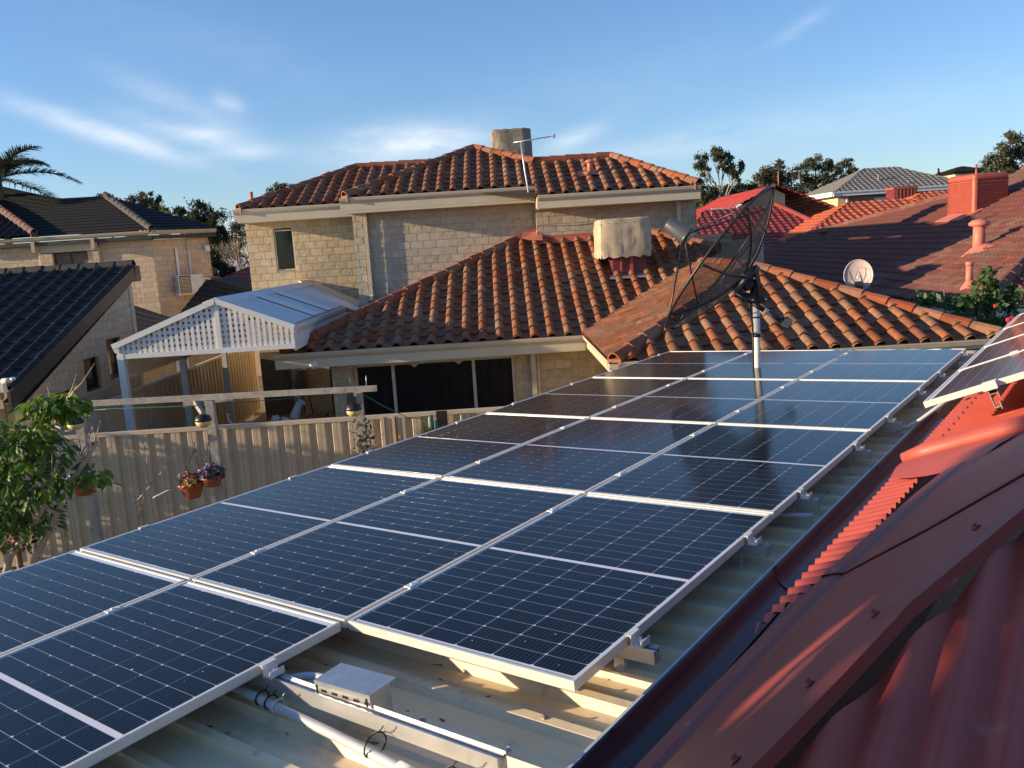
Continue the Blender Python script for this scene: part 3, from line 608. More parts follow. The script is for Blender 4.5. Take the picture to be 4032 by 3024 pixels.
# lattice gable: slats with square holes
zb = -1.33
sl_ = lambda x: az - .05 + (x - ax) * ((lz - az) / (lx - ax) if x < ax else (rz - az) / (rx - ax))
def vslat(x, w=.052): return MB().box((x - w / 2, y0 - .006, zb - .02), (x + w / 2, y0 + .006, sl_(x) + .02))
x = lx + .05; xs_ = []
while x < rx: xs_.append(x); x += .0905
for x in xs_:
    if sl_(x) - zb > .05: build(vslat(x), 'lattice_slat', 'white', t)
z = zb + .02
while z < az - .05:
    xa = ax + (z + .01 - az + .05) / ((lz - az) / (lx - ax)); xb = ax + (z + .01 - az + .05) / ((rz - az) / (rx - ax)); xa = max(xa, lx); xb = min(xb, rx)
    if xb > xa: build(MB().box((xa, y0 + .007, z - .026), (xb, y0 + .019, z + .026)), 'lattice_rail', 'white', t)
    z += .0905
build(MB().box((ax - .035, y0 - .025, zb - .05), (ax + .035, y0 + .025, az)), 'king_post', 'white', t)
build(MB().box((lx - .02, y0 - .03, zb - .10), (rx + .03, y0 + .03, zb - .015)), 'gable_beam', 'white', t)
build(MB().bar((lx - .02, y0, -1.30), (lx - .02, y1, -1.30), .07, .16).bar((rx, y0, -1.3), (rx, 18.6, -1.3), .07, .16), 'side_beam', 'white', t)
for x, y in ((lx + .0, y0 + .02), (lx + .02, 16.6), (lx + .02, 19.1)): build(MB().box((x - .055, y - .055, GZ), (x + .055, y + .055, -1.36)), 'post', 'white', t)
for i in range(36): build(MB().bar((lx + .03, 14.15 + i * .075, -1.42 - .0), (lx + .03, 14.45 + i * .075, -1.72), .012, .03), 'side_lattice', 'cream', t)
build(MB().bar((lx + .03, 14.1, -1.74), (lx + .03, 17.2, -1.74), .03, .05), 'lattice_rail', 'cream', t)
build(MB().bar((lx + .0, 16.6, -1.8), (lx + .5, 16.6, -1.38), .05, .07), 'brace', 'timber', t)

# ------------------------------------------------------------------ covered patio things under the pergola
build(MB().quad((-6.2, 13, GZ + .02), (-2.7, 13, GZ + .02), (-2.7, 20.9, GZ + .02), (-6.2, 20.9, GZ + .02)), 'patio_floor', 'ceiling', None, kind='structure')
tp = frame((-6.05, 20.93, -4.06), (1, 0, 0), (0, 1, 0))
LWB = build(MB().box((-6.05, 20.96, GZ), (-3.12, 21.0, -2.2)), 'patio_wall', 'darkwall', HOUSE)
brick_wall(LWB, (-5.3, 20.9, -4.06), (1, 0, 0), .95, 1.85, 'brick_shaded')
window(HOUSE, tp, 1.75, 2.88, .35, 1.85, bars=(2.3,), hbars=(1.2,), depth=-.02)
build(MB().box((-3.08, 15.4, GZ), (-2.95, 20.9, -1.75)), 'patio_side_wall', 'brick_shaded', HOUSE)
t = thing('globe_lamp', 'cream globe lamp hanging under the long gutter', 'lamp', (-3.32, 14.62, -1.78)); build(MB().lathe((-3.32, 14.72, -1.90), [(.0, 0), (.05, .012), (.085, .05), (.092, .09), (.075, .15), (.04, .17)], 18), 'globe', 'skin_white', t); build(MB().tube([(-3.32, 14.72, -1.74), (-3.32, 14.72, -1.70)], .04), 'lamp_base', 'cream', t)
# chairs, shopping bags, zebra ornament, heron ornament, urn
def patio_chair(x, y, rot, label):
    t = thing('patio_chair', label, 'chair', (x, y, GZ + .02), 'patio chairs', Matrix.Rotation(rot, 4, 'Z')); T = WM[t.name]
    b_ = lambda a, c: MB().box(a, c, T)
    build(b_((-.24, -.24, .42), (.24, .24, .46)), 'seat', 'orange_chair', t)
    mb = MB(); mb.sheet([[T @ V((-.23, .23, .5)), T @ V((.23, .23, .5))], [T @ V((-.23, .29, .85)), T @ V((.23, .29, .85))], [T @ V((-.23, .38, 1.1)), T @ V((.23, .38, 1.1))]]); mb.sheet([[T @ V((.23, .25, .5)), T @ V((-.23, .25, .5))], [T @ V((.23, .31, .85)), T @ V((-.23, .31, .85))], [T @ V((.23, .40, 1.1)), T @ V((-.23, .40, 1.1))]]); build(mb, 'backrest', 'orange_chair', t)
    for sx in (-.25, .25):
        build(MB().tube([T @ V((sx, -.25, 0)), T @ V((sx, -.25, .66)), T @ V((sx, .18, .68)), T @ V((sx, .3, .75)), T @ V((sx, .4, 1.14))], .018), 'side_frame', 'skin_white', t)
        build(MB().tube([T @ V((sx, .26, 0)), T @ V((sx, .2, .68))], .018), 'leg', 'skin_white', t)
patio_chair(-4.82, 15.3, R(100), 'tan patio chair with white frame nearest the shopping bags'); patio_chair(-5.15, 15.7, R(115), 'tan patio chair behind, left of the other chair')
t = thing('patio_table', 'dark patio table behind the fence, holding shopping bags', 'table', (-4.1, 15.9, GZ + .02)); build(MB().box((-4.55, 15.3, -3.02), (-3.5, 16.4, -2.98)), 'tabletop', 'black', t)
for x in (-4.48, -3.58):
    for y in (15.4, 16.3): build(MB().box((x - .03, y - .03, GZ + .02), (x + .03, y + .03, -3.02)), 'leg', 'black', t)
def bag(x, y, z, w, h, m_, label):
    r = random.Random(int(x * 77)); mb = MB(); rows = []
    for k in range(6):
        f = k / 5; rows.append([(x + (w * (.5 + .3 * math.sin(3 * f)) * math.cos(a) * (1 - .55 * f * f)) + r.uniform(-.02, .02), y + w * .5 * math.sin(a) * (1 - .5 * f) + r.uniform(-.02, .02), z + h * f + r.uniform(-.015, .015)) for a in [2 * math.pi * j / 11 for j in range(11)] + [0]])
    for q in rows: q[-1] = q[0]
    mb.sheet(rows); return tag(build(mb, 'shopping_bag', m_), label, 'bag')
bag(-4.25, 15.35, -2.98, .13, .20, 'skin_white', 'white plastic shopping bag on the patio table'); bag(-4.08, 15.33, -2.98, .13, .16, 'skin_white', 'smaller white bag on the table, right of the blue bag'); bag(-4.17, 15.25, -2.98, .06, .15, 'blue', 'blue plastic bag between two white bags'); bag(-4.38, 15.45, -2.98, .11, .2, 'redbag', 'red plastic bag left of the white bags')
t = thing('zebra_ornament', 'striped zebra head ornament on the patio', 'ornament', (-3.93, 15.7, -3.0))
pts = [(-4.0, 15.7, -3.0), (-3.99, 15.7, -2.88), (-3.95, 15.7, -2.78), (-3.90, 15.7, -2.68), (-3.86, 15.7, -2.60)]; build(MB().tube(pts, [.10, .095, .08, .065, .05], 12), 'neck', 'skin_white', t)
build(MB().tube([(-3.89, 15.7, -2.60), (-3.83, 15.69, -2.62), (-3.77, 15.68, -2.67)], [.05, .048, .03], 10), 'head', 'skin_white', t)
for i in range(7):
    f = i / 6 * 3.6; k = int(f); p = V(pts[k]).lerp(V(pts[min(k + 1, 4)]), f - k); build(MB().tube([p + V((-.012, 0, -.008)), p + V((.012, 0, .014))], .104 - .0085 * i, 12, False), 'stripe', 'zebra_black', t)
for s_ in (-1, 1): build(MB().tube([(-3.89, 15.7 + .03 * s_, -2.57), (-3.90, 15.7 + .045 * s_, -2.50)], [.02, .004], 6), 'ear', 'skin_white', t)
t = thing('heron_ornament', 'white heron ornament with curved neck behind the fence', 'ornament', (-5.05, 15.2, -3.3)); build(MB().tube([(-5.0, 15.2, -3.05), (-4.96, 15.2, -2.95), (-5.04, 15.2, -2.84), (-5.09, 15.2, -2.74), (-5.05, 15.2, -2.68), (-5.12, 15.2, -2.66)], [.05, .04, .022, .018, .022, .006], 9), 'neck', 'skin_white', t); build(MB().lathe((-5.0, 15.2, -3.35), [(.03, 0), (.10, .1), (.11, .2), (.06, .3), (.02, .36)], 12), 'body', 'skin_white', t)
for dy in (-.03, .03): build(MB().tube([(-5.0, 15.2 + dy, GZ + .02), (-5.0, 15.2 + dy, -3.3)], .01, 6), 'leg', 'black', t)
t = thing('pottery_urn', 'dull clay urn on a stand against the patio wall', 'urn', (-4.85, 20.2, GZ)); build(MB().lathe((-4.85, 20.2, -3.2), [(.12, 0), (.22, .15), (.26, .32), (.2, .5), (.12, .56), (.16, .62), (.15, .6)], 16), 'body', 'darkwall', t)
for a in (0, 2.1, 4.2): build(MB().tube([(-4.85 + .2 * math.cos(a), 20.2 + .2 * math.sin(a), GZ + .02), (-4.85 + .1 * math.cos(a), 20.2 + .1 * math.sin(a), -3.19)], .015, 6), 'leg', 'black', t)

# ------------------------------------------------------------------ fences
def sheet_fence(name, label, a, b_, ztop, zbot, pitch=.225, post=2.35, out=V((0, -1, 0)), postoff=0.):
    a = V(a); b_ = V(b_); d = (b_ - a); L_ = d.length; d.normalize(); t = thing(name, label, 'fence', (a.x, a.y, GZ)); z = V((0, 0, 1)); n = 0; x = 0.
    prof = [(0, 0), (.042, 0), (.066, -.038), (.118, -.038), (.123, -.031), (.128, -.038), (.180, -.038), (.204, 0), (pitch, 0)]
    while x < L_ - .05:
        e = min(1, (L_ - x) / pitch); mb = MB(); mb.sheet([[a + d * (x + px_ * e) - out * q + z * (zbot - a.z) for px_, q in prof], [a + d * (x + px_ * e) - out * q + z * (ztop - .04 - a.z) for px_, q in prof]])
        build(mb, 'fence_pan', 'fence', t); x += pitch
    mb = MB(); o_ = out * .045
    for zz in (ztop, zbot + .05):
        mb.hexa([a + o_ + z * (zz - .05 - a.z), b_ + o_ + z * (zz - .05 - a.z), b_ - o_ + z * (zz - .05 - a.z), a - o_ + z * (zz - .05 - a.z), a + o_ + z * (zz - a.z), b_ + o_ + z * (zz - a.z), b_ - o_ + z * (zz - a.z), a - o_ + z * (zz - a.z)])
    build(mb, 'fence_rail', 'fencecap', t); x = postoff
    while x < L_ + .05:
        p = a + d * x
        for s_ in (-.075, .075): build(MB().box((p.x + s_ * d.x - .022, p.y + s_ * d.y - .022 + out.y * .03, GZ), (p.x + s_ * d.x + .022, p.y + s_ * d.y + .022 + out.y * .03, ztop - .02)), 'post', 'fencecap', t)
        x += post
    return t
sheet_fence('boundary_fence', 'long cream ribbed sheet fence behind the solar panels', (-8.6, 11.66, 0), (1.3, 11.72, 0), -2.21, -4.05, postoff=2.22)
sheet_fence('side_fence', 'tan ribbed sheet fence running back beside the pergola', (-6.92, 23.5, 0), (-6.86, 11.75, 0), -2.17, -4.05, out=V((1, 0, 0)), postoff=.8)

# ------------------------------------------------------------------ timber clothes-line frame, lamps, hanging pots
t = thing('clothesline_frame', 'weathered timber clothes line beam on three posts in front of the fence', 'clothes line', (-3.6, 10.45, GZ))
build(MB().bar((-5.43, 10.5, -1.60), (-1.60, 10.40, -1.625), .045, .07), 'beam', 'timber', t)
for x, y in ((-5.33, 10.46), (-3.70, 10.46), (-1.84, 10.42)): build(MB().box((x - .05, y - .045, GZ), (x + .05, y + .045, -1.655)), 'post', 'timber', t)
build(MB().bar((-3.7, 10.5, -2.05), (-4.05, 10.9, -1.72), .045, .07), 'brace', 'timber', t); build(MB().bar((-4.2, 10.9, -1.75), (-3.55, 10.9, -1.70), .04, .08), 'cross_arm', 'timber', t)
for i, dy in enumerate((.08, .16, .24, .32)): build(MB().tube([(-5.2, 10.5 + dy, -1.70 - .012 * i), (-3.8, 10.5 + dy, -1.735 - .012 * i), (-2.5, 10.45 + dy, -1.70 - .012 * i)], .004, 5), 'line_wire', 'green_wire', t)
build(MB().tube([(-1.80, 10.42, -1.68), (-1.6, 10.7, -1.9), (-1.35, 11.3, -2.2), (-1.2, 11.6, -2.28)], .006, 5), 'line_wire', 'green_wire', t)
for i, x in enumerate((-1.74, -1.70)): build(MB().tube([(-1.93 + .2 * i, 10.42, -1.6), (-1.92 + .2 * i, 10.40, -1.46)], .006, 5), 'wire_end', 'green_wire' if i == 0 else 'steel', t)
def post_light(x, y, z, label):
    t = thing('post_light', label, 'garden light', (x, y, z), 'round lights on the posts')
    build(MB().lathe((x, y - .05, z - .085), [(.0, 0), (.05, .008), (.085, .035), (.098, .085)], 18), 'diffuser', 'yellow', t); build(MB().lathe((x, y - .05, z - .002), [(.10, 0), (.10, .02), (.085, .055), (.045, .08), (.0, .085)], 18), 'cap', 'black', t)
    build(MB().tube([(x, y - .05, z + .02), (x, y + .02, z + .02)], .02, 8), 'bracket', 'black', t)
post_light(-5.30, 10.32, -1.80, 'yellow and black round light beside the leafy tree'); post_light(-3.74, 10.32, -1.87, 'yellow and black round light on the middle timber post'); post_light(-1.88, 10.30, -1.85, 'yellow and black round light above the vine-wrapped post')
tag(build(MB().box((-1.97, 10.30, -1.79), (-1.87, 10.37, -1.70)).box((-1.955, 10.29, -1.69), (-1.885, 10.36, -1.65)), 'sensor_box', 'black'), 'small black box fixed under the beam above the round light', 'sensor')
def pot(x, y, z, r, h, label, petals, hang, group='hanging flower pots'):
    rn = random.Random(int(abs(x) * 991)); t = thing('hanging_pot', label, 'flower pot', (x, y, z), group)
    build(MB().lathe((x, y, z), [(r * .55, 0), (r * .72, h * .3), (r * .9, h * .75), (r * 1.03, h * .8), (r * 1.03, h), (r * .93, h), (r * .9, h * .85)], 24, wob=.025), 'pot', 'terra', t)
    mb = MB()
    for _ in range(140):
        a = rn.uniform(0, 6.28); q = r * 1.15 * rn.random() ** .5; c = V((x + q * math.cos(a), y + q * math.sin(a), z + h * .95 + rn.uniform(-.04, .14) * (1.2 - q / r * .6))); dr = V((rn.uniform(-1, 1), rn.uniform(-1, 1), rn.uniform(-.3, 1))).normalized() * .035; sd = dr.orthogonal().normalized() * .014
        mb.quad(c - dr, c + sd, c + dr, c - sd)
    build(mb, 'foliage', 'darkleaf', t, kind='stuff')
    for k in range(30):
        a = rn.uniform(0, 6.28); q = r * 1.2 * rn.random() ** .5; zz = z + h + .03 + .10 * (1 - (q / r / 1.2) ** 2) + rn.uniform(-.05, .04); c = V((x + q * math.cos(a), y + q * math.sin(a) - .02, zz))
        n = V((math.cos(a) * .5, -.8 + math.sin(a) * .3, .5)).normalized(); e = n.orthogonal().normalized(); f = n.cross(e); mb = MB(); s_ = rn.uniform(.020, .029)
        for j in range(5):
            b_ = 2 * math.pi * j / 5 + rn.random(); d = e * math.cos(b_) + f * math.sin(b_); w = n.cross(d); mb.quad(c, c + (d * .6 + w * .5) * s_ + n * .004, c + d * s_ * 1.15 + n * .006, c + (d * .6 - w * .5) * s_ + n * .004)
        build(mb, 'flower', rn.choice(petals), t)
    build(MB().tube([(x + hang[0], y + hang[1], z + h + .02), (x + hang[0] * .6, y + hang[1], z + h + .25), (x + hang[0] * .5, y + hang[1], z + h + .48)], .006, 5).tube([(x - r * .9, y, z + h), (x + hang[0] * .5, y + hang[1], z + h + .40)], .004, 5), 'hanger', 'black', t)
pot(-3.93, 10.15, -2.80, .15, .19, 'terracotta hanging pot of purple, orange and yellow pansies', ['petal_purple', 'petal_purple', 'petal_orange', 'petal_yellow'], (.1, .1))
pot(-3.66, 10.12, -2.66, .14, .13, 'terracotta hanging pot of dark blue pansies beside the colourful one', ['petal_blue', 'petal_blue', 'petal_purple'], (-.05, .1))
pot(-5.22, 10.1, -2.66, .15, .17, 'terracotta hanging pot of pale flowers beside the leafy tree', ['petal_blue', 'petal_white', 'petal_blue'], (-.05, .1))
tag(build(MB().tube([(-1.06, 11.5, -2.22), (-1.06, 11.48, -2.3), (-1.05, 11.48, -2.65), (-1.0, 11.48, -2.68), (-1.0, 11.47, -2.3)], .03, 7), 'hose_coil', 'green_wire'), 'dark green cord bundle hanging at the fence post', 'cord')
# vine climbing the right post
t = thing('post_vine', 'sparse leafy vine with bare twigs twisted round the right timber post', 'vine', (-1.84, 10.4, GZ))
mb = MB(); mb.tube([(-1.84 + .075 * math.cos(i * .7), 10.42 + .07 * math.sin(i * .7), -3.0 + i * .05) for i in range(19)], .012, 6); rn = random.Random(3)
for k in range(16):
    z = rn.uniform(-2.9, -2.1); a = rn.uniform(-.6, .9); p = V((-1.84, 10.4, z)); q = p + V((.25 * math.cos(a) * (1 if k % 3 else -1), -.05, .12 + .1 * rn.random())); mb.tube([p, (p + q) / 2 + V((0, 0, -.03)), q, q + V((.05, 0, .06))], [.008, .006, .004, .002], 5)
build(mb, 'stem', 'bark', t); mb = MB()
for k in range(420):
    z = rn.choice((rn.uniform(-2.95, -2.55), rn.uniform(-2.95, -2.55), rn.uniform(-2.5, -2.0))); s_ = .17 if z < -2.6 else .09; c = V((-1.84 + rn.gauss(.03, s_ * .6), 10.4 + rn.gauss(0, s_ * .5), z)); d = V((rn.uniform(-1, 1), rn.uniform(-1, .2), rn.uniform(-1, 1))).normalized() * .028; s2 = d.orthogonal().normalized() * .016; mb.quad(c - d, c + s2, c + d, c - s2)
build(mb, 'foliage', 'darkleaf', t, kind='stuff')
# strappy plant and yellow flowers at the fence
t = thing('strappy_plant', 'green strappy leaved plant in front of the fence', 'plant', (-1.05, 11.35, -3.2)); mb = MB()
for k in range(260):
    a = rn.uniform(0, 6.28); l = rn.uniform(.25, .5); s_ = rn.uniform(.2, 1.); c = V((-1.03 + rn.gauss(0, .08), 11.35 + rn.gauss(0, .06), -2.72)); d = V((math.cos(a) * s_, math.sin(a) * s_ * .6, 1.15)).normalized(); w = V((-math.sin(a), math.cos(a), 0)) * .007; p1 = c + d * l * .6; p2 = c + d * l + V((math.cos(a) * .1 * s_, 0, -.10 * s_)); mb.quad(c - w, c + w, p1 + w, p1 - w); mb.quad(p1 - w, p1 + w, p2)
build(mb, 'leaves', 'grassy', t, kind='stuff'); build(MB().lathe((-1.03, 11.35, -3.25), [(.12, 0), (.16, .4), (.17, .55)], 14), 'pot', 'terra', t)
t = thing('yellow_flowers', 'small clump of yellow flowers just above the panel edge', 'flowers', (-1.45, 11.2, -2.9)); mb = MB()
for k in range(40):
    c = V((-1.42 + rn.gauss(0, .05), 11.2 + rn.gauss(0, .04), -2.62 + rn.gauss(0, .06))); d = V((rn.uniform(-1, 1), -.5, rn.uniform(-1, 1))).normalized() * .028; s2 = d.orthogonal().normalized() * .024; mb.quad(c - d, c + s2, c + d, c - s2)
build(mb, 'blooms', 'petal_yellow', t, kind='stuff'); build(MB().tube([(-1.42, 11.2, -3.4), (-1.42, 11.2, -2.62)], .02, 6), 'stem', 'bark', t)
tag(build(MB().box((-.99, 11.56, -2.43), (-.84, 11.62, -2.19)), 'bracket', 'black'), 'black bracket over the fence top above the strappy plant', 'bracket')
# ------------------------------------------------------------------ our roofs: everything on them is laid out along u (across the array), v (along it), n (up)
U_ = V((.79095197, -.6110254, .03229469)); V_ = V((.61084629, .79158147, .01629719)); N_ = V((-.03552188, .0068368, .99934551)); O_ = V((-2.28116815, 4.24864773, -1.40749113))
def A(u, v, h=0.): return O_ + U_ * u + V_ * v + N_ * h
AT = frame(O_, U_, V_)
PT = thing('patio_roof', 'cream ribbed metal patio roof under the solar panels', 'roof', A(1.5, 2.5, -.3))
prof = [(0, 0), (.030, .004), (.060, 0), (.104, 0), (.122, .030), (.160, .030), (.178, 0)]
row0, row1 = [], []; v = -3.2
while v < 7.45:
    for dv, h in prof: row0.append(A(-.18, v + dv, -.165 + h)); row1.append(A(3.198, v + dv, -.165 + h))
    v += .19
mb = MB().sheet([row1, row0]); build(mb, 'roof_sheet', 'tan', PT)
mb = MB()
rn = random.Random(21)
for k in range(150):
    vv = -3.2 + .19 * rn.randint(5, 56) + .145 ; uu = rn.choice((2.28, 2.62, 2.96)); mb.lathe(A(uu, vv, -.136), [(.011, 0), (.011, .004), (.006, .005), (.006, .011)], 6, N_)
o = build(mb, 'screws', 'steel', PT, kind='stuff')
mb = MB()                                           # twigs and leaf litter caught beside the ribs
for k in range(420):
    ru = rn.uniform(1.7, 3.1); rv = -3.2 + .19 * rn.randint(10, 56) + rn.choice((.184, .102, .184, .184)) + rn.gauss(0, .012); a = rn.gauss(0, .5); l = rn.uniform(.005, .026); p = A(ru, rv, -.161); d = (U_ * math.cos(a) + V_ * math.sin(a)) * l; w = (V_ * math.cos(a) - U_ * math.sin(a)) * rn.uniform(.0015, .004); mb.quad(p - d - w, p + d - w, p + d + w + N_ * .004, p - d + w)
build(mb, 'leaf_litter', 'bark', None, kind='stuff')
build(MB().hexa([A(-.2, -3.2, -.4), A(3.17, -3.2, -.4), A(3.17, 7.4, -.4), A(-.2, 7.4, -.4), A(-.2, -3.2, -.19), A(3.17, -3.2, -.19), A(3.17, 7.4, -.19), A(-.2, 7.4, -.19)]), 'roof_frame', 'cream', PT)
build(MB().bar(A(-.2, 7.47, -.17), A(4.9, 7.47, -.13), .05, .06), 'end_flashing', 'cream', PT)
for u_ in (-.1, 2.9):
    for v_ in (-3, 2, 7): 
        p = A(u_, v_, -.4); build(MB().box((p.x - .045, p.y - .045, GZ), (p.x + .045, p.y + .045, p.z)), 'post', 'cream', PT)
# ---- solar panels
PW, PL, PH = 1.0046, 1.690, .035
def panel_meshes():
    f = MB(); l = .011
    f.box((0, 0, -PH), (l, PL, 0)); f.box((PW - l, 0, -PH), (PW, PL, 0)); f.box((l, 0, -PH), (PW - l, l, 0)); f.box((l, PL - l, -PH), (PW - l, PL, 0))
    for a in (.0, PW - .030): f.box((a, l, -PH), (a + .030, PL - l, -PH + .002))
    b_ = MB().box((l, l, -.0075), (PW - l, PL - l, -.0035)); c = MB(); x, y = .1572 / 2, .0769 / 2; ch = .006
    q = [(-x + ch, -y), (x - ch, -y), (x, -y + ch), (x, y), (-x, y), (-x, -y + ch)]
    c.prism([(a, b2, 0) for a, b2 in q], (0, 0, .0006))
    return f.mesh('panel_frame', M['alu']), b_.mesh('backsheet', M['backsheet']), c.mesh('cell', M['cell'])
PF, PB, PC = panel_meshes()
def solar_panel(T, label, group, cells=True):
    t = link('solar_panel', None, None, T); tag(t, label, 'solar panel', group)
    link('panel_frame', PF, t, T); b_ = link('backsheet', PB, t, T)
    for i in range(6):
        for j in range(20):
            x = PW / 2 + (i - 2.5) * .1614; y = .045 + .0775 / 2 + j * .0799 + (.022 if j >= 10 else 0.) - .014
            link('cell', PC, b_, T @ Matrix.Translation((x, y, -.0033)) @ (Matrix.Rotation(math.pi, 4, 'Z') if j >= 10 else Matrix()))
    return t
rows_ = {-1: 'nearest', 0: 'second', 1: 'third', 2: 'fourth', 3: 'farthest'}; rr_ = {0: 'nearest', 1: 'second', 2: 'third', 3: 'farthest'}
for c in range(3):
    for r in range(-1 if c < 2 else 0, 4):
        nm = (rows_ if c < 2 else rr_)[r]
        lab = f"{nm} solar panel of the {('left column along the fence side', 'middle column', 'right column beside the red gutter')[c]}" if nm in ('nearest', 'farthest') else f"{nm} solar panel from the front in the {('left column along the fence side', 'middle column', 'right column beside the red gutter')[c]}"
        solar_panel(AT @ Matrix.Translation((c * 1.0246 + .010, r * 1.712 + .011, 0)), lab, 'solar panels on the cream patio roof')
mb = MB(); rn = random.Random(8)
for k in range(170):
    r = rn.randint(-1, 3); c = rn.randint(0, 2)
    if r < 0 and c == 2: continue
    s_ = rn.uniform(.0012, .0034) * (1.6 if rn.random() < .15 else 1); p = AT @ V((c * 1.0246 + .03 + rn.random() * .96, r * 1.712 + .03 + rn.random() * 1.64, -.0019)); n_ = 6; e = rn.uniform(.5, 1)
    mb.quad(*[p + U_ * (math.cos(2 * math.pi * j / n_) * s_) + V_ * (math.sin(2 * math.pi * j / n_) * s_ * e) for j in range(n_)])
build(mb, 'dust_specks', 'skin_white', None, kind='stuff')
# ---- mounting rails with feet and clamps
RV = [-1.34, -.352, .37, 1.40, 2.09, 3.07, 3.83, 4.78, 5.53, 6.60]
def rail(v, u0, u1, i, label):
    t = thing('mounting_rail', label, 'rail', A(u0, v, -.1), 'aluminium mounting rails under the panels'); T = AT @ Matrix.Translation((0, v, 0))
    mb = MB(); sec = [(-.018, -.036), (-.018, -.042), (-.006, -.042), (-.006, -.055), (.006, -.055), (.006, -.042), (.018, -.042), (.018, -.036), (.020, -.036), (.020, -.088), (-.020, -.088), (-.020, -.036)]
    P = [T @ V((u0, y, z)) for y, z in sec]; Q = [T @ V((u1, y, z)) for y, z in sec]
    for k in range(len(sec)): mb.quad(P[k], P[(k + 1) % 12], Q[(k + 1) % 12], Q[k])
    for PP in (P, Q): mb.quad(PP[10], PP[9], PP[8], PP[7], PP[6]) ; mb.quad(PP[11], PP[0], PP[1], PP[2], PP[10]); mb.quad(PP[10], PP[2], PP[3], PP[4], PP[5])
    build(mb, 'rail', 'alu2', t)
    for u in (.35, 1.7, 3.02 if u1 > 3.0 else 2.6):
        if u0 < u < u1: build(MB().box((u - .02, -.022, -.137), (u + .02, -.001, -.088), T).box((u - .02, -.045, -.137), (u + .02, -.022, -.130), T), 'rail_foot', 'alu2', t)
    def clamp(u, side):
        mb = MB()
        if side == 0: mb.box((u - .016, -.028, -.001), (u + .016, .028, .004), T).lathe(T @ V((u, 0, .004)), [(.007, 0), (.007, .005)], 6, N_)
        else:
            mb.box((u, -.03, -.036), (u + .004, .03, .004), T).box((u - .012, -.03, .0008), (u, .03, .004), T).box((u + .004, -.03, -.036), (u + .042, .03, -.030), T).box((u + .038, -.03, -.030), (u + .042, .03, -.012), T).box((u + .004, -.03, -.030), (u + .007, -.025, -.012), T)
            mb.lathe(T @ V((u + .022, 0, -.030)), [(.0075, 0), (.0075, .012), (.0045, .0125), (.0045, .022)], 6, N_)
        build(mb, 'clamp', 'alu', t)
    for k in range(1, 3):
        if u0 < 1.0246 * k < u1 - .3 and (v > 0 or k == 1): clamp(1.0246 * k, 0)
    e = 3.075 if v > 0 else 2.0605
    clamp(e, 1)
    mb = MB().box((-.0, -.028, -.036), (.006, .028, .005), T).box((.0, -.028, .001), (.02, .028, .005), T); build(mb, 'clamp', 'alu', t)
names_ = ['frontmost', 'front', 'third', 'fourth', 'fifth', 'sixth', 'seventh', 'eighth', 'ninth', 'rearmost']
for i, v in enumerate(RV):
    lab = 'long front aluminium rail sticking out beside the grey isolator box' if i == 1 else f'{names_[i]} aluminium rail under the panels, counted from the front'
    rail(v, -.02, 3.06 if i == 1 else (2.08 if i == 0 else 3.155), i, lab)
# ---- isolator box under its shade cover
t = thing('isolator_box', 'grey isolator box with shiny slotted cover on the front rail', 'electrical box', A(2.42, -.28, -.09))
T = AT @ Matrix.Translation((2.42, -.285, -.036)) @ Matrix.Rotation(R(3), 4, 'Z')
build(MB().box((-.105, -.042, -.075), (.08, .04, -.012), T), 'enclosure', 'conduit', t)
mb = MB().box((-.128, -.062, .030), (.118, .062, .033), T).box((-.128, -.062, .008), (.118, -.0595, .030), T)
mb.box((.1155, -.0595, -.075), (.118, .03, .030), T)
for i in range(5): mb.box((-.122 + i * .048, -.062, -.002), (-.122 + i * .048 + .022, -.0595, .008), T)
mb.box((-.128, -.062, -.040), (.118, -.0595, -.002), T); build(mb, 'shade_cover', 'steel', t)
for lo, hi in (((-.122, -.0635, -.028), (-.114, -.0615, .02)), ((.098, -.0635, -.028), (.106, -.0615, .02))): build(MB().box(lo, hi, T), 'slot', 'black', t)
for i in range(4): build(MB().box((-.098 + i * .048, -.0632, -.001), (-.098 + i * .048 + .024, -.0612, .0075), T), 'slot', 'black', t)
# ---- flexible conduits and ties
def conduit(pts, r, label, group='grey flexible conduits on the patio roof'):
    P = [V(p) for p in pts]; path = []; k = len(P)
    for i in range(k - 1):
        p0, p1, p2, p3 = P[max(i - 1, 0)], P[i], P[i + 1], P[min(i + 2, k - 1)]; n = max(2, int((p2 - p1).length / .0036))
        for j in range(n):
            f = j / n; path.append(.5 * ((2 * p1) + (p2 - p0) * f + (2 * p0 - 5 * p1 + 4 * p2 - p3) * f * f + (3 * p1 - p0 - 3 * p2 + p3) * f ** 3))
    path.append(P[-1]); rs = [r if (i // 1) % 2 else r * .86 for i in range(len(path))]
    return tag(build(MB().tube(path, rs, 10), 'conduit', 'conduit'), label, 'conduit', group)
conduit([A(1.80, -.40, -.095), A(2.0, -.415, -.092), A(2.2, -.42, -.10), A(2.45, -.425, -.112), A(2.7, -.44, -.118), A(3.05, -.47, -.12)], .0165, 'ribbed grey conduit running along the front rail')
conduit([A(1.9, -.31, -.10), A(2.05, -.30, -.085), A(2.17, -.27, -.06), A(2.28, -.26, -.055)], .014, 'short grey conduit curving into the isolator box')
conduit([A(2.9, 2.0, -.10), A(3.0, 1.98, -.10), A(3.15, 2.02, -.10)], .014, 'white conduit crossing from the array to the gutter')
conduit([A(3.60, 4.3, .13), A(3.46, 4.2, .10), A(3.34, 4.05, .03), A(3.22, 3.95, -.06), A(3.1, 3.9, -.12)], .014, 'pale conduit dropping from the small panel array to the patio roof')
tag(build(MB().tube([A(2.75, -.443, -.117), A(2.84, -.45, -.118)], .0185, 12), 'conduit_sleeve', 'conduit'), 'smooth joining sleeve on the front conduit', 'sleeve')
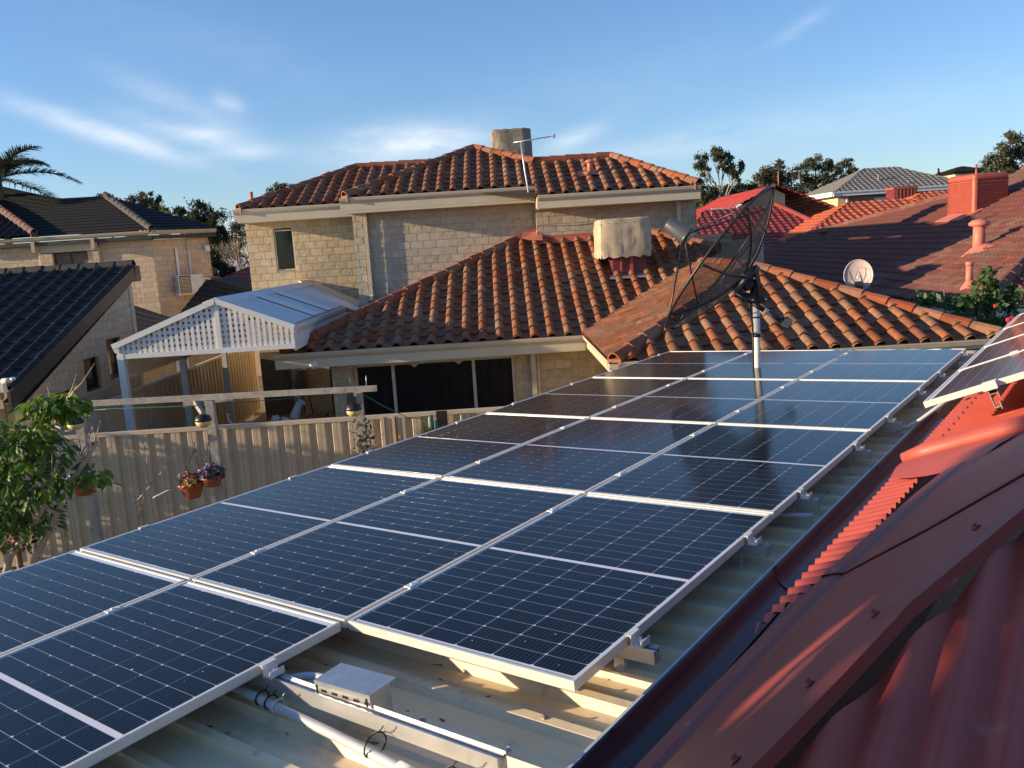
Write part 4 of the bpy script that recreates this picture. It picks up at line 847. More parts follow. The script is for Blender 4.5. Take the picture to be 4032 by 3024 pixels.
def cable_tie(u, v, h, r, material, label):
    c = A(u, v, h); pts = [c + (V_ * math.cos(a) * r * 1.25 + N_ * math.sin(a) * r) for a in [2 * math.pi * k / 14 for k in range(15)]]
    mb = MB().tube(pts, .0028, 5).tube([pts[3], pts[3] + N_ * .012 + U_ * .02, pts[3] + N_ * .03 + U_ * .035], .0022, 5); tag(build(mb, 'cable_tie', material), label, 'cable tie', 'cable ties on the conduit')
cable_tie(2.08, -.41, -.092, .022, 'black', 'black cable tie on the conduit nearest the panel clamp'); cable_tie(2.13, -.412, -.094, .022, 'black', 'second black tie on the conduit, beside the white one'); cable_tie(2.17, -.413, -.096, .021, 'skin_white', 'white cable tie on the ribbed conduit'); cable_tie(2.62, -.41, -.105, .036, 'black', 'black cable tie binding conduit and rail past the box')
cable_tie(2.93, -.44, -.105, .036, 'black', 'black cable tie binding conduit and rail at the picture bottom')

# ------------------------------------------------------------------ our red corrugated roof beside the array
RH = thing('red_metal_roof', 'red corrugated steel roof with hip flashing in the right foreground', 'roof', A(4.2, 1, 0))
def corrugated(P0, du, dv, lu, lv, nlen, name, material, poly=None, pitch=.076, amp=.0085, parent=RH):
    du = du.normalized(); dv = dv.normalized(); nn = du.cross(dv); T = frame(P0, du, dv); k = int(lv / pitch * 8); mb = MB()
    mb.sheet([[(lu * i / nlen, lv * j / k, amp * math.cos(2 * math.pi * (lv * j / k) / pitch)) for j in range(k + 1)] for i in range(nlen + 1)], True)
    me = mb.mesh(name, M[material])
    if poly:
        bm = clip_mesh(me, Matrix(), poly, name, material); me2 = bpy.data.meshes.new(name); bm.to_mesh(me2); bm.free(); me = me2
        if not me.materials: me.materials.append(M[material])
    return link(name, me, parent, T)
th = R(20); dfar = U_ * math.cos(th) + N_ * math.sin(th); dnear = (U_ + N_ * .68).normalized()
corrugated(A(3.44, -2.2, .03), dfar, V_, 3.2, 4.68, 1, 'roof_sheet', 'redsheet', [(0, 0), (.09, 0), (.13, 2.2), (.21, 3.2), (.35, 4.2), (.46, 4.68), (0, 4.68)])
corrugated(A(3.44, 2.48, .03), dfar, V_, 3.2, 6.2, 1, 'roof_sheet', 'redsheet')
def FOLD(v):
    vv = max(v, -.75); u = 3.555 + .045 * vv + .03 * vv * vv + (.04 * (v - vv)); return (u, .03 + .364 * (u - 3.44) + .022)
# near slope: ribs fall towards the viewer beside the sloping hip flashing
R2H = lambda v: .56 + .28 * (v + .77)
P2 = A(3.42, -3.0, R2H(-3.0) - .022); d2 = (V_ + N_ * .28).normalized(); k2 = math.hypot(1, .28)
corrugated(P2, d2, U_, 3.5 * k2, 3.9, 1, 'roof_sheet', 'redsheet', [(0, 0), (.4 * k2, 0), (3.5 * k2, 1.08), (3.5 * k2, 3.9), (0, 3.9)], amp=.011)
build(MB().quad(A(4.3, .5, R2H(.5)), A(7.2, .5, R2H(.5)), A(7.2, 2.7, .2), A(4.2, 2.7, .2)), 'roof_sheet', 'redsheet', RH)
# hip flashing: narrow west wing on the strip, fold, broad sloping wing up to the near sheet with a turned-down edge
EDGE = [(3.30, -3.0, -.05), (3.63, -2.1, .19), (3.78, -1.6, .33), (3.93, -1.1, .468), (4.01, -.87, .532), (4.07, -.69, .582), (4.13, -.5, .636), (4.26, -.2, .72), (4.40, .15, .81), (4.42, .9, .72), (4.2, 2.3, .36)]
FV = [-3.0, -2.2, -1.6, -.95, -.62, -.35, -.05, .35, .9, 1.75, 2.62]
sp = lambda u: .03 + .364 * (u - 3.44) + .013
rows = []
for (eu, ev, eh), fv in zip(EDGE, FV):
    fu, fh = FOLD(fv); wob = .003 * math.sin(fv * 9); e = V((eu, ev, eh + .018)); f = V((fu + .012, fv, fh)); m1 = f.lerp(e, .45) + V((0, 0, -.004 + wob)); m2 = f.lerp(e, .93) + V((0, 0, .012))
    rows.append([A(fu - .072, fv + .02, sp(fu - .072) - .012 + wob), A(fu - .066, fv + .02, sp(fu - .066) + .004), A(fu - .012, fv, fh - .003), A(*f), A(*m1), A(*m2), A(*e), A(e.x + .004, e.y, e.z - .028)])
build(MB().sheet(rows[:9]), 'hip_flashing', 'redcap', RH)
build(MB().sheet([[p + N_ * .006 for p in q] for q in rows[8:]]), 'hip_flashing', 'redcap', RH)
q0, q1 = rows[8], rows[7]; build(MB().sheet([[p + N_ * .010 for p in q0], [p.lerp(r, .10) + N_ * .007 for p, r in zip(q0, q1)]]), 'hip_lap', 'redcap', RH)
fu, fh = FOLD(2.62)
build(MB().sheet([[A(fu - .07, 2.64, fh - .03), A(fu, 2.62, fh + .008), A(fu + .33, 2.35, fh + .16), A(6.5, 1.9, .42)], [A(fu - .02, 3.0, fh - .12), A(fu + .04, 3.0, fh - .10), A(fu + .33, 2.9, fh - .05), A(6.5, 2.9, .15)]]), 'ridge_flashing', 'redcap', RH)
mb = MB()
for i in range(3, 10):
    p = rows[i][5]; q = rows[i][4]; nn = (rows[i][6] - rows[i][3]).cross(rows[i - 1][5] - p).normalized(); nn = nn if nn.dot(N_) > 0 else -nn; mb.lathe(p.lerp(q, .12) + nn * .001, [(.010, 0), (.010, .003), (.006, .004), (.006, .010)], 6, nn)
build(mb, 'screws', 'redcap', RH, kind='stuff')
# side flashing that runs up the slope beside the roll
lo = [A(3.46, 2.20, .062), A(3.56, 2.12, .095), A(3.64, 2.09, .12), A(3.72, 2.07, .15), A(3.82, 2.05, .185)]
hi = [A(3.46, 2.46, .075), A(3.56, 2.47, .115), A(3.64, 2.47, .145), A(3.74, 2.47, .18), A(4.0, 2.48, .27)]
md = [(p + q) / 2 + N_ * .016 for p, q in zip(lo, hi)]
build(MB().sheet([lo, md, hi], True), 'transition_flashing', 'redsheet', RH)
mb = MB(); p0 = A(3.445, 2.53, .065); rp = [p0 + dfar * (k * .15) + N_ * .01 for k in range(20)]; mb.tube(rp, [.026] + [.052] * 19, 16); build(mb, 'ridge_roll', 'redsheet', RH)
mb = MB()
for k in range(16):
    for j in range(3):
        if j and k < 8: continue
        p = A(3.44, 2.72 + .152 * k, .032) + dfar * (.11 + .9 * j) + N_ * .008; mb.lathe(p, [(.011, 0), (.011, .004), (.0065, .005), (.0065, .013)], 6, N_)
build(mb, 'roof_screws', 'redcap', RH, kind='stuff')
# gutter trough between the two roofs, in lapped lengths
def trough(v0, v1, lift):
    rows = []
    for v in (v0, v1):
        r = [A(3.200, v, -.13 + lift), A(3.200, v, -.10 + lift), A(3.206, v, -.098 + lift)]
        for k in range(11): a = math.pi * (1 + k / 10); r.append(A(3.325 + .114 * math.cos(a), v, -.10 + lift + .095 * math.sin(a)))
        r.append(A(3.442, v, .0)); rows.append(r)
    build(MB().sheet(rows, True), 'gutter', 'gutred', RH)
    # lap seam
    mb = MB(); mb.sheet([[p + N_ * .004 for p in rows[0][3:]], [p + N_ * .004 + V_ * .035 for p in rows[0][3:]]], True); build(mb, 'gutter_joint', 'gutred', RH)
for v0, v1, l in ((-2.2, -.05, .003), (-.05, 1.30, .0), (1.30, 2.95, .003), (2.95, 4.6, 0)): trough(v0, v1, l)
build(MB().hexa([A(3.196, -2.2, -.12), A(3.206, -2.2, -.12), A(3.206, 8.5, -.12), A(3.196, 8.5, -.12), A(3.196, -2.2, -.093), A(3.206, -2.2, -.093), A(3.206, 8.5, -.093), A(3.196, 8.5, -.093)]), 'gutter_lip', 'lip_shine', RH)
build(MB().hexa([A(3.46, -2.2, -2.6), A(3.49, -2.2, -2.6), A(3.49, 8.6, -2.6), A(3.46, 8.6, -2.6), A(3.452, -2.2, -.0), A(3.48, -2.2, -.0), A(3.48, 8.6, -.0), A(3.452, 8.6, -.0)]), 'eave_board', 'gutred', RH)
# ---- three panels on the red roof
T3 = frame(A(3.455, 2.985, .275), dfar, V_)
SW = T3 @ Matrix(((0, 1, 0, 0), (1, 0, 0, 0), (0, 0, 1, 0), (0, 0, 0, 1)))       # panel x along v, y up the slope (mirrored lattice, still rectangular)
for k, nm in enumerate(('nearest solar panel on the red roof, with bright lower frame', 'second solar panel on the red roof', 'third solar panel on the red roof', 'farthest solar panel on the red roof')):
    T = T3 @ Matrix.Translation((PL, k * 1.022, 0)) @ Matrix.Rotation(math.pi / 2, 4, 'Z')
    solar_panel(T, nm, 'solar panels on the red roof')
t = thing('mounting_rail', 'aluminium rail end showing under the small panel array', 'rail', A(3.7, 3, .2))
T = T3 @ Matrix.Translation((.34, 0, 0)); mb = MB(); mb.box((-.022, -.012, -.09), (-.019, 4.1, -.036), T).box((.019, -.012, -.09), (.022, 4.1, -.036), T).box((-.022, -.012, -.064), (.022, 4.1, -.061), T).box((-.022, -.012, -.04), (-.008, 4.1, -.037), T).box((.008, -.012, -.04), (.022, 4.1, -.037), T).box((-.022, -.012, -.137), (-.019, .02, -.09), T).box((-.022, -.012, -.137), (.01, .02, -.133), T).box((.008, -.012, -.15), (.012, .02, -.11), T)
build(mb, 'rail', 'alu2', t); build(MB().box((-.035, -.045, -.036), (.035, -.001, .004), T).box((-.035, -.01, .001), (.035, .012, .005), T), 'clamp', 'alu', t)
for k in (1, 2): build(MB().box((-.028, k * 1.022 - .025, 0), (.028, k * 1.022 + .007, .005), T).box((-.022, k * 1.022 - .03, .005), (.022, k * 1.022 + .012, .009), T), 'clamp', 'alu', t)
t = thing('mounting_rail', 'upper aluminium rail under the small panel array', 'rail', A(4.7, 3, .5)); T = T3 @ Matrix.Translation((1.3, 0, 0)); build(MB().box((-.022, -.012, -.09), (.022, 4.1, -.036), T), 'rail', 'alu2', t)
tag(build(MB().tube([A(3.93, 3.0, .19), A(3.96, 2.99, .22), A(4.0, 3.0, .24), A(4.05, 3.02, .30)], .012, 6).box((-.03, -.01, -.12), (.03, .03, -.09), T3 @ Matrix.Translation((.52, .0, 0))), 'plug_lead', 'black'), 'black plug and cable hanging below the small panel array', 'cable')
build(MB().hexa([A(3.45, -3, -2.7), A(7.4, -3, -2.7), A(7.4, 8.6, -2.7), A(3.45, 8.6, -2.7), A(3.45, -3, -.9), A(7.4, -3, -.9), A(7.4, 8.6, -.9), A(3.45, 8.6, -.9)]), 'house_body', 'brickd', RH)

# ------------------------------------------------------------------ big mesh satellite dish
DC = V((2.08, 8.0, -.24)); DA = V((-.70, .34, .60)).normalized(); DD = .80; FL = .62
t = thing('satellite_dish', 'large black mesh satellite dish on a white pole', 'satellite dish', (2.42, 7.9, GZ)); dx = DA.cross(V((0, 0, 1))).normalized(); dy = dx.cross(DA).normalized()
DV = DC - DA * (DD * DD / (4 * FL))
def dp(r, a, off=0.): return DV + DA * (r * r / (4 * FL) + off) + (dx * math.cos(a) + dy * math.sin(a)) * r
for g in range(8):
    rows = [[dp(DD * (.06 + .94 * k / 7), 2 * math.pi * (g + j / 6) / 8) for j in range(7)] for k in range(8)]; build(MB().sheet(rows, True), 'mesh_panel', 'dishmesh', t)
for g in range(8):
    a = 2 * math.pi * g / 8; pts = [dp(DD * (.05 + .95 * k / 8), a, -.012) for k in range(9)]; build(MB().tube(pts, .011, 6), 'rib', 'blackmetal', t)
build(MB().tube([dp(DD, 2 * math.pi * k / 48) for k in range(49)], .013, 6), 'rim', 'blackmetal', t)
build(MB().tube([dp(DD * .55, 2 * math.pi * k / 40, -.006) for k in range(41)], .006, 6), 'ring', 'blackmetal', t)
F = DV + DA * (FL + .06)
for g in (0, 1, 2, 3):
    a = 2 * math.pi * (g + .5) / 4; build(MB().tube([dp(DD, a), F + (dp(DD, a) - DC).normalized() * .09 - DA * .05], .0085, 6), 'feed_strut', 'blackmetal', t)
build(MB().lathe(F - DA * .06, [(.085, 0), (.10, .005), (.10, .03), (.075, .035), (.075, .24), (.06, .25)], 18, DA), 'feed_can', 'greycan', t); build(MB().lathe(F - DA * .075, [(.045, 0), (.06, .004), (.06, .02)], 18, DA), 'feed_ring', 'steel', t)
PB_ = V((2.395, 7.92, 0)); build(MB().tube([(PB_.x, PB_.y, GZ), (PB_.x, PB_.y, -.60)], .032, 16), 'mast', 'white', t)
build(MB().tube([(PB_.x, PB_.y, -.98), (PB_.x, PB_.y, -.945)], .0335, 16).tube([(PB_.x, PB_.y, -.80), (PB_.x, PB_.y, -.785)], .0335, 16), 'strap', 'black', t)
mb = MB().tube([(PB_.x, PB_.y, -.66), (PB_.x, PB_.y, -.44)], .045, 12); mb.bar((PB_.x - .05, PB_.y, -.5), DV - DA * .02, .10, .13).bar((PB_.x + .03, PB_.y - .03, -.62), DV + dy * .12 - DA * .06, .03, .05).bar((PB_.x + .03, PB_.y + .05, -.60), DV - dy * .18 - DA * .05, .03, .05)
mb.lathe(DV - DA * .09, [(.15, 0), (.16, .01), (.16, .05), (.10, .07)], 14, DA); mb.box((PB_.x - .07, PB_.y - .055, -.66), (PB_.x + .07, PB_.y + .055, -.60)); build(mb, 'mount', 'blackmetal', t)
mb = MB()
for p in ((PB_.x - .06, PB_.y - .08, -.62), (PB_.x + .06, PB_.y - .08, -.62), (PB_.x - .05, PB_.y - .09, -.42), (PB_.x + .09, PB_.y - .02, -.5)): mb.lathe(p, [(.011, 0), (.011, .03)], 6, V((0, -1, 0)))
build(mb, 'bolt', 'steel', t)
a0 = V((2.17, 7.80, -.545)); a1 = V((2.60, 7.66, -.845)); dd = (a1 - a0).normalized(); mb = MB().tube([a0, a0 + dd * .18], .016, 10).tube([a0 + dd * .18, a0 + dd * .30], .024, 10).tube([a0 + dd * .30, a1], .021, 12); build(mb, 'actuator_arm', 'black', t)
build(MB().tube([a0 + dd * .26, a0 + dd * .34], .0225, 12), 'actuator_label', 'white', t)
build(MB().box((-.035, -.03, -.05), (.035, .03, .035), frame(a1 + V((.0, 0, .02)), dd, V((0, 1, 0)))).tube([a1 - dd * .04, a1 + dd * .03], .032, 12), 'actuator_motor', 'greycan', t)
build(MB().tube([(2.33, 7.86, -.52), (2.31, 7.84, -.7), (2.34, 7.86, -.85), (2.345, 7.87, -1.05), (2.345, 7.87, -2)], .009, 6).tube([a1, a1 + V((-.04, 0, -.07)), (2.48, 7.75, -.92), (2.42, 7.86, -.80)], .005, 5), 'cable', 'black', t)
# ------------------------------------------------------------------ house on the right: big red-brown tiled hip roof
b0 = V((7.913, 14.90, -1.5)); r3 = R(3); E_ = V((math.sin(r3), math.cos(r3), 0)); S_ = V((math.cos(r3), -math.sin(r3), 0)); tr_ = .42; cr_ = 1 / math.hypot(1, tr_)
def Rp(al, up, dz=0.): return b0 + E_ * al + S_ * up + V((0, 0, up * tr_ + dz))
RHS = thing('tiled_house', 'house on the right with a wide red-brown tiled hip roof', 'house', (13, 22, GZ))
RT_ = double_roll(.30, .30, 'rtile', 'roof_tile'); RF = build(MB().quad(Rp(-1.1, 0, -.04), Rp(5.3, 6.5, -.04), Rp(9.6, 6.5, -.04), Rp(10.8, 5.1, -.04), Rp(15.9, 3.45, -.04), Rp(17.8, 2.85, -.04), Rp(20.6, 0, -.04)), 'main_roof', 'deck', RHS)
Tr = frame(b0, -E_, S_ * cr_ + V((0, 0, tr_ * cr_)))
tile_field(RF, Tr, [(1.1, 0), (-3.92, 5.1 / cr_), (-10.8, 5.1 / cr_), (-15.9, 3.45 / cr_), (-17.8, 2.85 / cr_), (-20.6, 0)], RT_, .30, .30, 'rtile', 240)
tile_field(RF, Tr, [(-3.92, 5.1 / cr_), (-5.3, 6.5 / cr_), (-9.6, 6.5 / cr_), (-10.8, 5.1 / cr_)], RT_, .30, .30, 'rtile', 0)
ridge_caps(RHS, Rp(-1.1, 0, .02), Rp(5.3, 6.5, .04), 'rridge', bedmat='rridge'); ridge_caps(RHS, Rp(5.3, 6.5, .04), Rp(9.6, 6.5, .04), 'rridge', bedmat='rridge'); ridge_caps(RHS, Rp(20.6, 0, .02), Rp(17.8, 2.85, .04), 'rridge', bedmat='rridge'); ridge_caps(RHS, Rp(17.8, 2.85, .02), Rp(10.8, 5.1, .04), 'rridge', bedmat='rridge')
# near hip slope (faces the viewer), tiles
ny = lambda al, up, dz=0.: b0 + E_ * al + S_ * up + V((0, 0, dz))
HF = build(MB().quad(Rp(-1.1, 0, -.04), b0 + E_ * -1.1 + S_ * 14 + V((0, 0, -.04)), Rp(5.3, 6.5, -.04)), 'hip_roof', 'deck', RHS)
Tn = frame(b0 + E_ * -1.1, S_, E_ * cr_ + V((0, 0, tr_ * cr_)))
tile_field(HF, Tn, [(.05, 0), (6.0, 0), (6.0, 5.9 / cr_)], RT_, .30, .30, 'rtile', 60)
build(MB().quad(Rp(5.3, 6.5), Rp(9.6, 6.5), b0 + E_ * 14 + S_ * 13, b0 + E_ * -1.1 + S_ * 13), 'rear_roof', 'rridge', RHS)
build(MB().add([Rp(20.6, 0), Rp(17.8, 2.85), Rp(15.9, 3.45), Rp(10.8, 5.1), Rp(9.6, 6.5), b0 + E_ * 20.6 + S_ * 9], [(0, 5, 1), (1, 5, 2), (2, 5, 3), (3, 5, 4)]), 'far_roof', 'rridge', RHS)
e0, e1 = Rp(-1.2, -.1, .03), Rp(19.9, -.1, .03)
gutter(RHS, e1, e0, -S_, .13, .12, 'white', 0); gutter(RHS, e0 + E_ * -.02, e0 + E_ * -.02 + S_ * 8, -E_, .13, .12, 'white', .0)
build(MB().bar(Rp(-1.05, -.04, .0), Rp(19.8, -.04, .0), .16, .035), 'eave_trim', 'darkpaint', RHS)
build(MB().hexa([ny(-.7, .45, -2.6), ny(-.7, 12, -2.6), ny(19.3, 12, -2.6), ny(19.3, .45, -2.6), ny(-.7, .45, -.1), ny(-.7, 12, -.1), ny(19.3, 12, -.1), ny(19.3, .45, -.1)]), 'wall', 'brickd', RHS)
for al, up, h, r, nm in ((13.57, 2.2, .48, .11, 'vent_far'), (2.84, 1.93, .60, .12, 'v'), (.49, .60, .46, .06, 'pipe')):
    p = Rp(al, up, -.02); mb = MB().lathe(p, [(r, -.05), (r * .95, h)], 16)
    if r > .08: mb.lathe(p + V((0, 0, h - .08)), [(r * .7, 0), (r * 1.6, .03), (r * 1.75, .08), (r * 1.2, .14), (0, .17)], 18)
    else: mb.lathe(p + V((0, 0, h)), [(r * 1.15, -.04), (r * 1.15, .03), (r * .5, .035)], 10)
    build(mb, 'roof_vent', 'pinkpipe' if nm != 'vent_far' else 'rridge', RHS)
    mb = MB(); rn = random.Random(5); k = 14; ring = [[p + (E_ * math.cos(2 * math.pi * j / k) + (S_ + V((0, 0, tr_))) * math.sin(2 * math.pi * j / k)) * (r * q * (1 + .18 * math.sin(j * 2.4))) + V((0, 0, z_)) for j in range(k)] for q, z_ in ((1., .16), (1.9, .09), (3.1, .045))]
    for q in ring: q.append(q[0])
    mb.sheet(ring, True); build(mb, 'vent_flashing', 'pinkpipe' if nm != 'vent_far' else 'rridge', RHS)
def cooler(T, w, d, h, label, mt='paint_red', n=5):
    """roof evaporative cooler: rounded casing with louvred sides; T maps local x (w), y (d), z"""
    t = thing('roof_cooler', label, 'air cooler', T.translation); k = .09
    def rr(x0, x1, y0, y1, r): return [(x + r * math.cos(a), y + r * math.sin(a)) for x, y, s in ((x1 - r, y0 + r, -.5), (x1 - r, y1 - r, 0), (x0 + r, y1 - r, .5), (x0 + r, y0 + r, 1)) for a in [math.pi * (s + q / 8) for q in range(5)]]
    def ring(x0, x1, y0, y1, r, z): q = [T @ V((a, b_, z)) for a, b_ in rr(x0, x1, y0, y1, r)]; return q + [q[0]]
    mb = MB(); mb.sheet([ring(0, w, 0, d, k, .0), ring(0, w, 0, d, k, .12), ring(.03, w - .03, .03, d - .03, k, .13)], False); mb.quad(*ring(0, w, 0, d, k, 0.)[:-1][::-1]); build(mb, 'base_tray', mt, t)
    mb = MB(); mb.sheet([ring(.02, w - .02, .02, d - .02, k, h - .16), ring(0, w, 0, d, k, h - .14), ring(0, w, 0, d, k, h - .05), ring(.05, w - .05, .05, d - .05, k, h), ring(.3, w - .3, .3, d - .3, .05, h + .02)], True); mb.quad(*ring(.3, w - .3, .3, d - .3, .05, h + .02)[:-1]); build(mb, 'lid', mt, t)
    mb = MB()
    for x, y in ((0, 0), (w, 0), (0, d), (w, d)):
        sx = 1 if x == 0 else -1; sy = 1 if y == 0 else -1; c = V((x + sx * k, y + sy * k, 0)); pts = [V((c.x - sx * k * math.cos(a), c.y - sy * k * math.sin(a), 0)) for a in [math.pi / 2 * q / 6 for q in range(7)]]
        pts = [V((x + sx * .01, y + sy * (k + .06), 0))] + pts + [V((x + sx * (k + .06), y + sy * .01, 0))] if False else pts
        build(MB().sheet([[T @ (p + V((0, 0, .12))) for p in pts], [T @ (p + V((0, 0, h - .14))) for p in pts]], True), 'corner_post', mt, t)
    build(MB().box((.05, .05, .1), (w - .05, d - .05, h - .1), T), 'core', 'maroon', t)
    def side(P0, ex, L):                          # louvres and mullions
        nrm = V((ex[1], -ex[0], 0)); e = V((ex[0], ex[1], 0)); m = 18
        for i in range(m):
            z = .14 + (h - .30) * i / m; a = P0 + e * .08 + V((0, 0, z)); b_ = P0 + e * (L - .08) + V((0, 0, z)); dz = (h - .30) / m
            q = [a, b_, b_ + nrm * .0 - nrm * .03 + V((0, 0, dz * .9)), a - nrm * .03 + V((0, 0, dz * .9))]; q2 = [p - V((0, 0, .006)) for p in q]
            build(MB().hexa([T @ p for p in q2 + q]), 'louvre', mt, t)
        for i in range(n + 1):
            c = P0 + e * (.085 + (L - .17) * i / n); build(MB().bar(T @ (c + V((0, 0, .12))), T @ (c + V((0, 0, h - .15))), .026, .045), 'mullion', mt, t)
    side(V((0, 0, 0)), (1, 0), w); side(V((w, 0, 0)), (0, 1), d); side(V((0, d, 0)), (0, -1), d)
    build(MB().lathe(T @ V((w * .62, d * .7, h - .02)), [(.045, 0), (.03, .06), (.018, .24), (.03, .25), (.03, .29), (.012, .30)], 10), 'antenna_stub', mt, t)
    return t
cooler(frame(V((11.97, 21.4, .03)), V((.995, .10, 0)), V((-.10, .995, 0))), .96, 1.12, 1.06, 'large red evaporative cooler with louvred sides on the right tiled roof')
mb = MB(); q = Rp(8.2, 3.85, 0)
for y in (21.55, 22.3): mb.box((12.0, y, -.3), (12.85, y + .05, .05))
tag(build(mb, 'cooler_stand', 'maroon'), 'maroon feet under the big red cooler', 'stand'); tag(build(MB().hexa([Rp(6.6, 3.30, .07), Rp(7.9, 3.30, .07), Rp(7.9, 3.9, .07), Rp(6.6, 3.9, .07), Rp(6.6, 3.30, .09), Rp(7.9, 3.30, .09), Rp(7.9, 3.9, .09), Rp(6.6, 3.9, .09)]), 'flashing_sheet', 'pinkpipe'), 'pinkish flashing sheet below the big red cooler', 'flashing')
# small offset dish at its eave
t = thing('small_dish', 'small pale pink oval satellite dish at the eave of the right house', 'satellite dish', (5.47, 12.85, -1.1)); c = V((5.47, 12.9, -.75)); ax_ = V((-.48, -.80, .36)).normalized() ; ax_ = V((-.35, -.9, .22)).normalized(); ex_ = ax_.cross(V((0, 0, 1))).normalized(); ey_ = ex_.cross(ax_)
rows = [[c + (ex_ * math.cos(2 * math.pi * j / 28) * .205 + ey_ * math.sin(2 * math.pi * j / 28) * .24) * (k / 6) + ax_ * (.05 * (k / 6) ** 2 - .05) for j in range(29)] for k in range(7)]
build(MB().sheet(rows, True), 'reflector', 'pinkdish', t); build(MB().tube([q_ for q_ in rows[-1]], .008, 6), 'rim', 'pinkdish', t)
build(MB().tube([c - ey_ * .2, c - ey_ * .20 + ax_ * .08, c + ax_ * .2 - ey_ * .24], .012, 6).box((-.06, -.05, -.05), (.05, .05, .07), frame(c - ey_ * .16 + ax_ * .05, ex_, ey_)), 'feed_arm', 'black', t)
build(MB().tube([c - ey_ * .15 + ax_ * .03, c + ax_ * .03 + ex_ * -.11 - ey_ * .02, c + ax_ * .03 - ex_ * .10 + ey_ * .10, c + ax_ * .04 + ex_ * .0 + ey_ * .12, c + ax_ * .04 + ex_ * .06 - ey_ * .1, c - ey_ * .2 + ax_ * .03], .0035, 5).tube([c - ey_ * .14 + ax_ * .04 + ex_ * .05, c + ex_ * .13 + ey_ * .08 + ax_ * .04, c + ex_ * .09 - ey_ * .08 + ax_ * .04], .004, 5), 'cable', 'black', t)
build(MB().tube([c - ax_ * .05, c - ax_ * .12 - V((0, 0, .1)), (5.47, 13.0, -1.6)], .022, 8), 'mast', 'steel', t)

# ------------------------------------------------------------------ dark-roofed house on the left
DH = thing('dark_roof_house', 'tan brick house with charcoal tiled roofs on the left', 'house', (-11, 20, GZ)); XG = -7.55
DT = single_roll(.30, .335, 'dtile', 'roof_tile', .055); td = .365; cdk = 1 / math.hypot(1, td)
GR = build(MB().quad((-16, 12.8, -1.67), (XG + .12, 12.8, -1.67), (XG + .12, 17.55, .06), (-16, 17.55, .06)), 'gable_roof', 'darkpaint', DH)
tile_field(GR, frame((XG + .14, 12.75, -1.65), (1, 0, 0), (0, cdk, td * cdk)), [(-8, 0), (0, 0), (0, 4.8 / cdk), (-8, 4.8 / cdk)], DT, .30, .335, 'dtile', 300)
build(MB().box((-16, 17.45, GZ), (XG + .02, 17.60, .04)), 'rear_wall', 'brickd', DH)
ridge_caps(DH, (XG + .14, 17.55, .09), (-15.5, 17.55, .09), 'dridge', bedmat='dridge')
build(MB().hexa([V(p) for p in ((XG + .10, 12.6, -1.95), (XG + .15, 12.6, -1.95), (XG + .15, 17.5, -.17), (XG + .10, 17.5, -.17), (XG + .10, 12.6, -1.68), (XG + .15, 12.6, -1.68), (XG + .15, 17.58, .10), (XG + .10, 17.58, .10))]).box((XG + .10, 17.5, -.22), (XG + .15, 17.8, .10)), 'verge_board', 'darkpaint', DH)
build(MB().quad((XG, 12.9, -1.95), (XG + .12, 12.9, -1.95), (XG + .12, 17.5, -.2), (XG, 17.5, -.2)), 'verge_soffit', 'darkpaint', DH)
ops = [(2.34, 2.98, 1.90 - 0, 2.52), (3.42, 4.06, 1.62, 2.82), (1.35, 1.95, 1.62, 2.14)]
gops = [(15.22 - 12.9, 15.80 - 12.9, 1.93, 2.54), (16.20 - 12.9, 16.80 - 12.9, 2.02, 2.80), (14.05 - 12.9, 14.75 - 12.9, 1.55, 2.10)]
GW = build(MB().prism([(XG - .2, 12.9, GZ), (XG - .2, 17.62, GZ), (XG - .2, 17.62, -.16), (XG - .2, 17.3, -.2), (XG - .2, 12.9, -1.9)], (.05, 0, 0)), 'gable_wall', 'joint', DH)
gp = [(0, 0), (4.72, 0), (4.72, 3.86), (4.45, 3.82), (0, 2.18)]
# gable end built above and below its windows
brick_wall(GW, (XG, 12.9, -4.06), (0, 1, 0), 4.72, 1.55, 'brickd', bl=.23, bh=.152)
def gwall(x0, x1, z0, z1):
    w = x1 - x0; top = lambda x: (2.18 + x * (3.82 - 2.18) / 4.45) if x < 4.45 else 3.86
    pl = [(0, 0), (w, 0), (w, max(.01, min(z1, top(x1)) - z0)), (0, max(.01, min(z1, top(x0)) - z0))]
    brick_wall(GW, (XG, 12.9 + x0, -4.06 + z0), (0, 1, 0), w, max(p[1] for p in pl), 'brickd', bl=.23, bh=.152, poly=pl)
xs_ = 0.; 
for x0, x1, z0, z1 in sorted(gops):
    gwall(xs_, x0, 1.55, 9); gwall(x0, x1, z1, 9)
    if z0 > 1.58: gwall(x0, x1, 1.55, z0)
    xs_ = x1
gwall(xs_, 4.72, 1.55, 9)
tg = frame((XG, 12.9, -4.06), (0, 1, 0), (-1, 0, 0))
for x0, x1, z0, z1 in gops: window(DH, tg, x0, x1, z0, z1, fr='darkpaint', depth=.09)
brick_wall(GW, (XG, 12.9, -4.06), (-1, 0, 0), .01, .1, 'brickd') if False else None
build(MB().box((-16, 12.93, GZ), (XG - .01, 13.2, -1.9)), 'front_wall', 'brickd', DH)
gutter(DH, (-16, 12.62, -1.66), (XG - .03, 12.62, -1.66), (0, -1, 0), material='trimd'); t = thing('white_camera', 'white security camera at the gutter corner of the left roof', 'camera', (-7.5, 12.5, -1.6))
build(MB().tube([(-7.42, 12.5, -1.49), (-7.28, 12.45, -1.475)], .04, 10).tube([(-7.28, 12.45, -1.475), (-7.2, 12.42, -1.45)], .025, 8), 'body', 'skin_white', t); build(MB().box((-7.48, 12.5, -1.66), (-7.43, 12.6, -1.50)), 'bracket', 'skin_white', t)
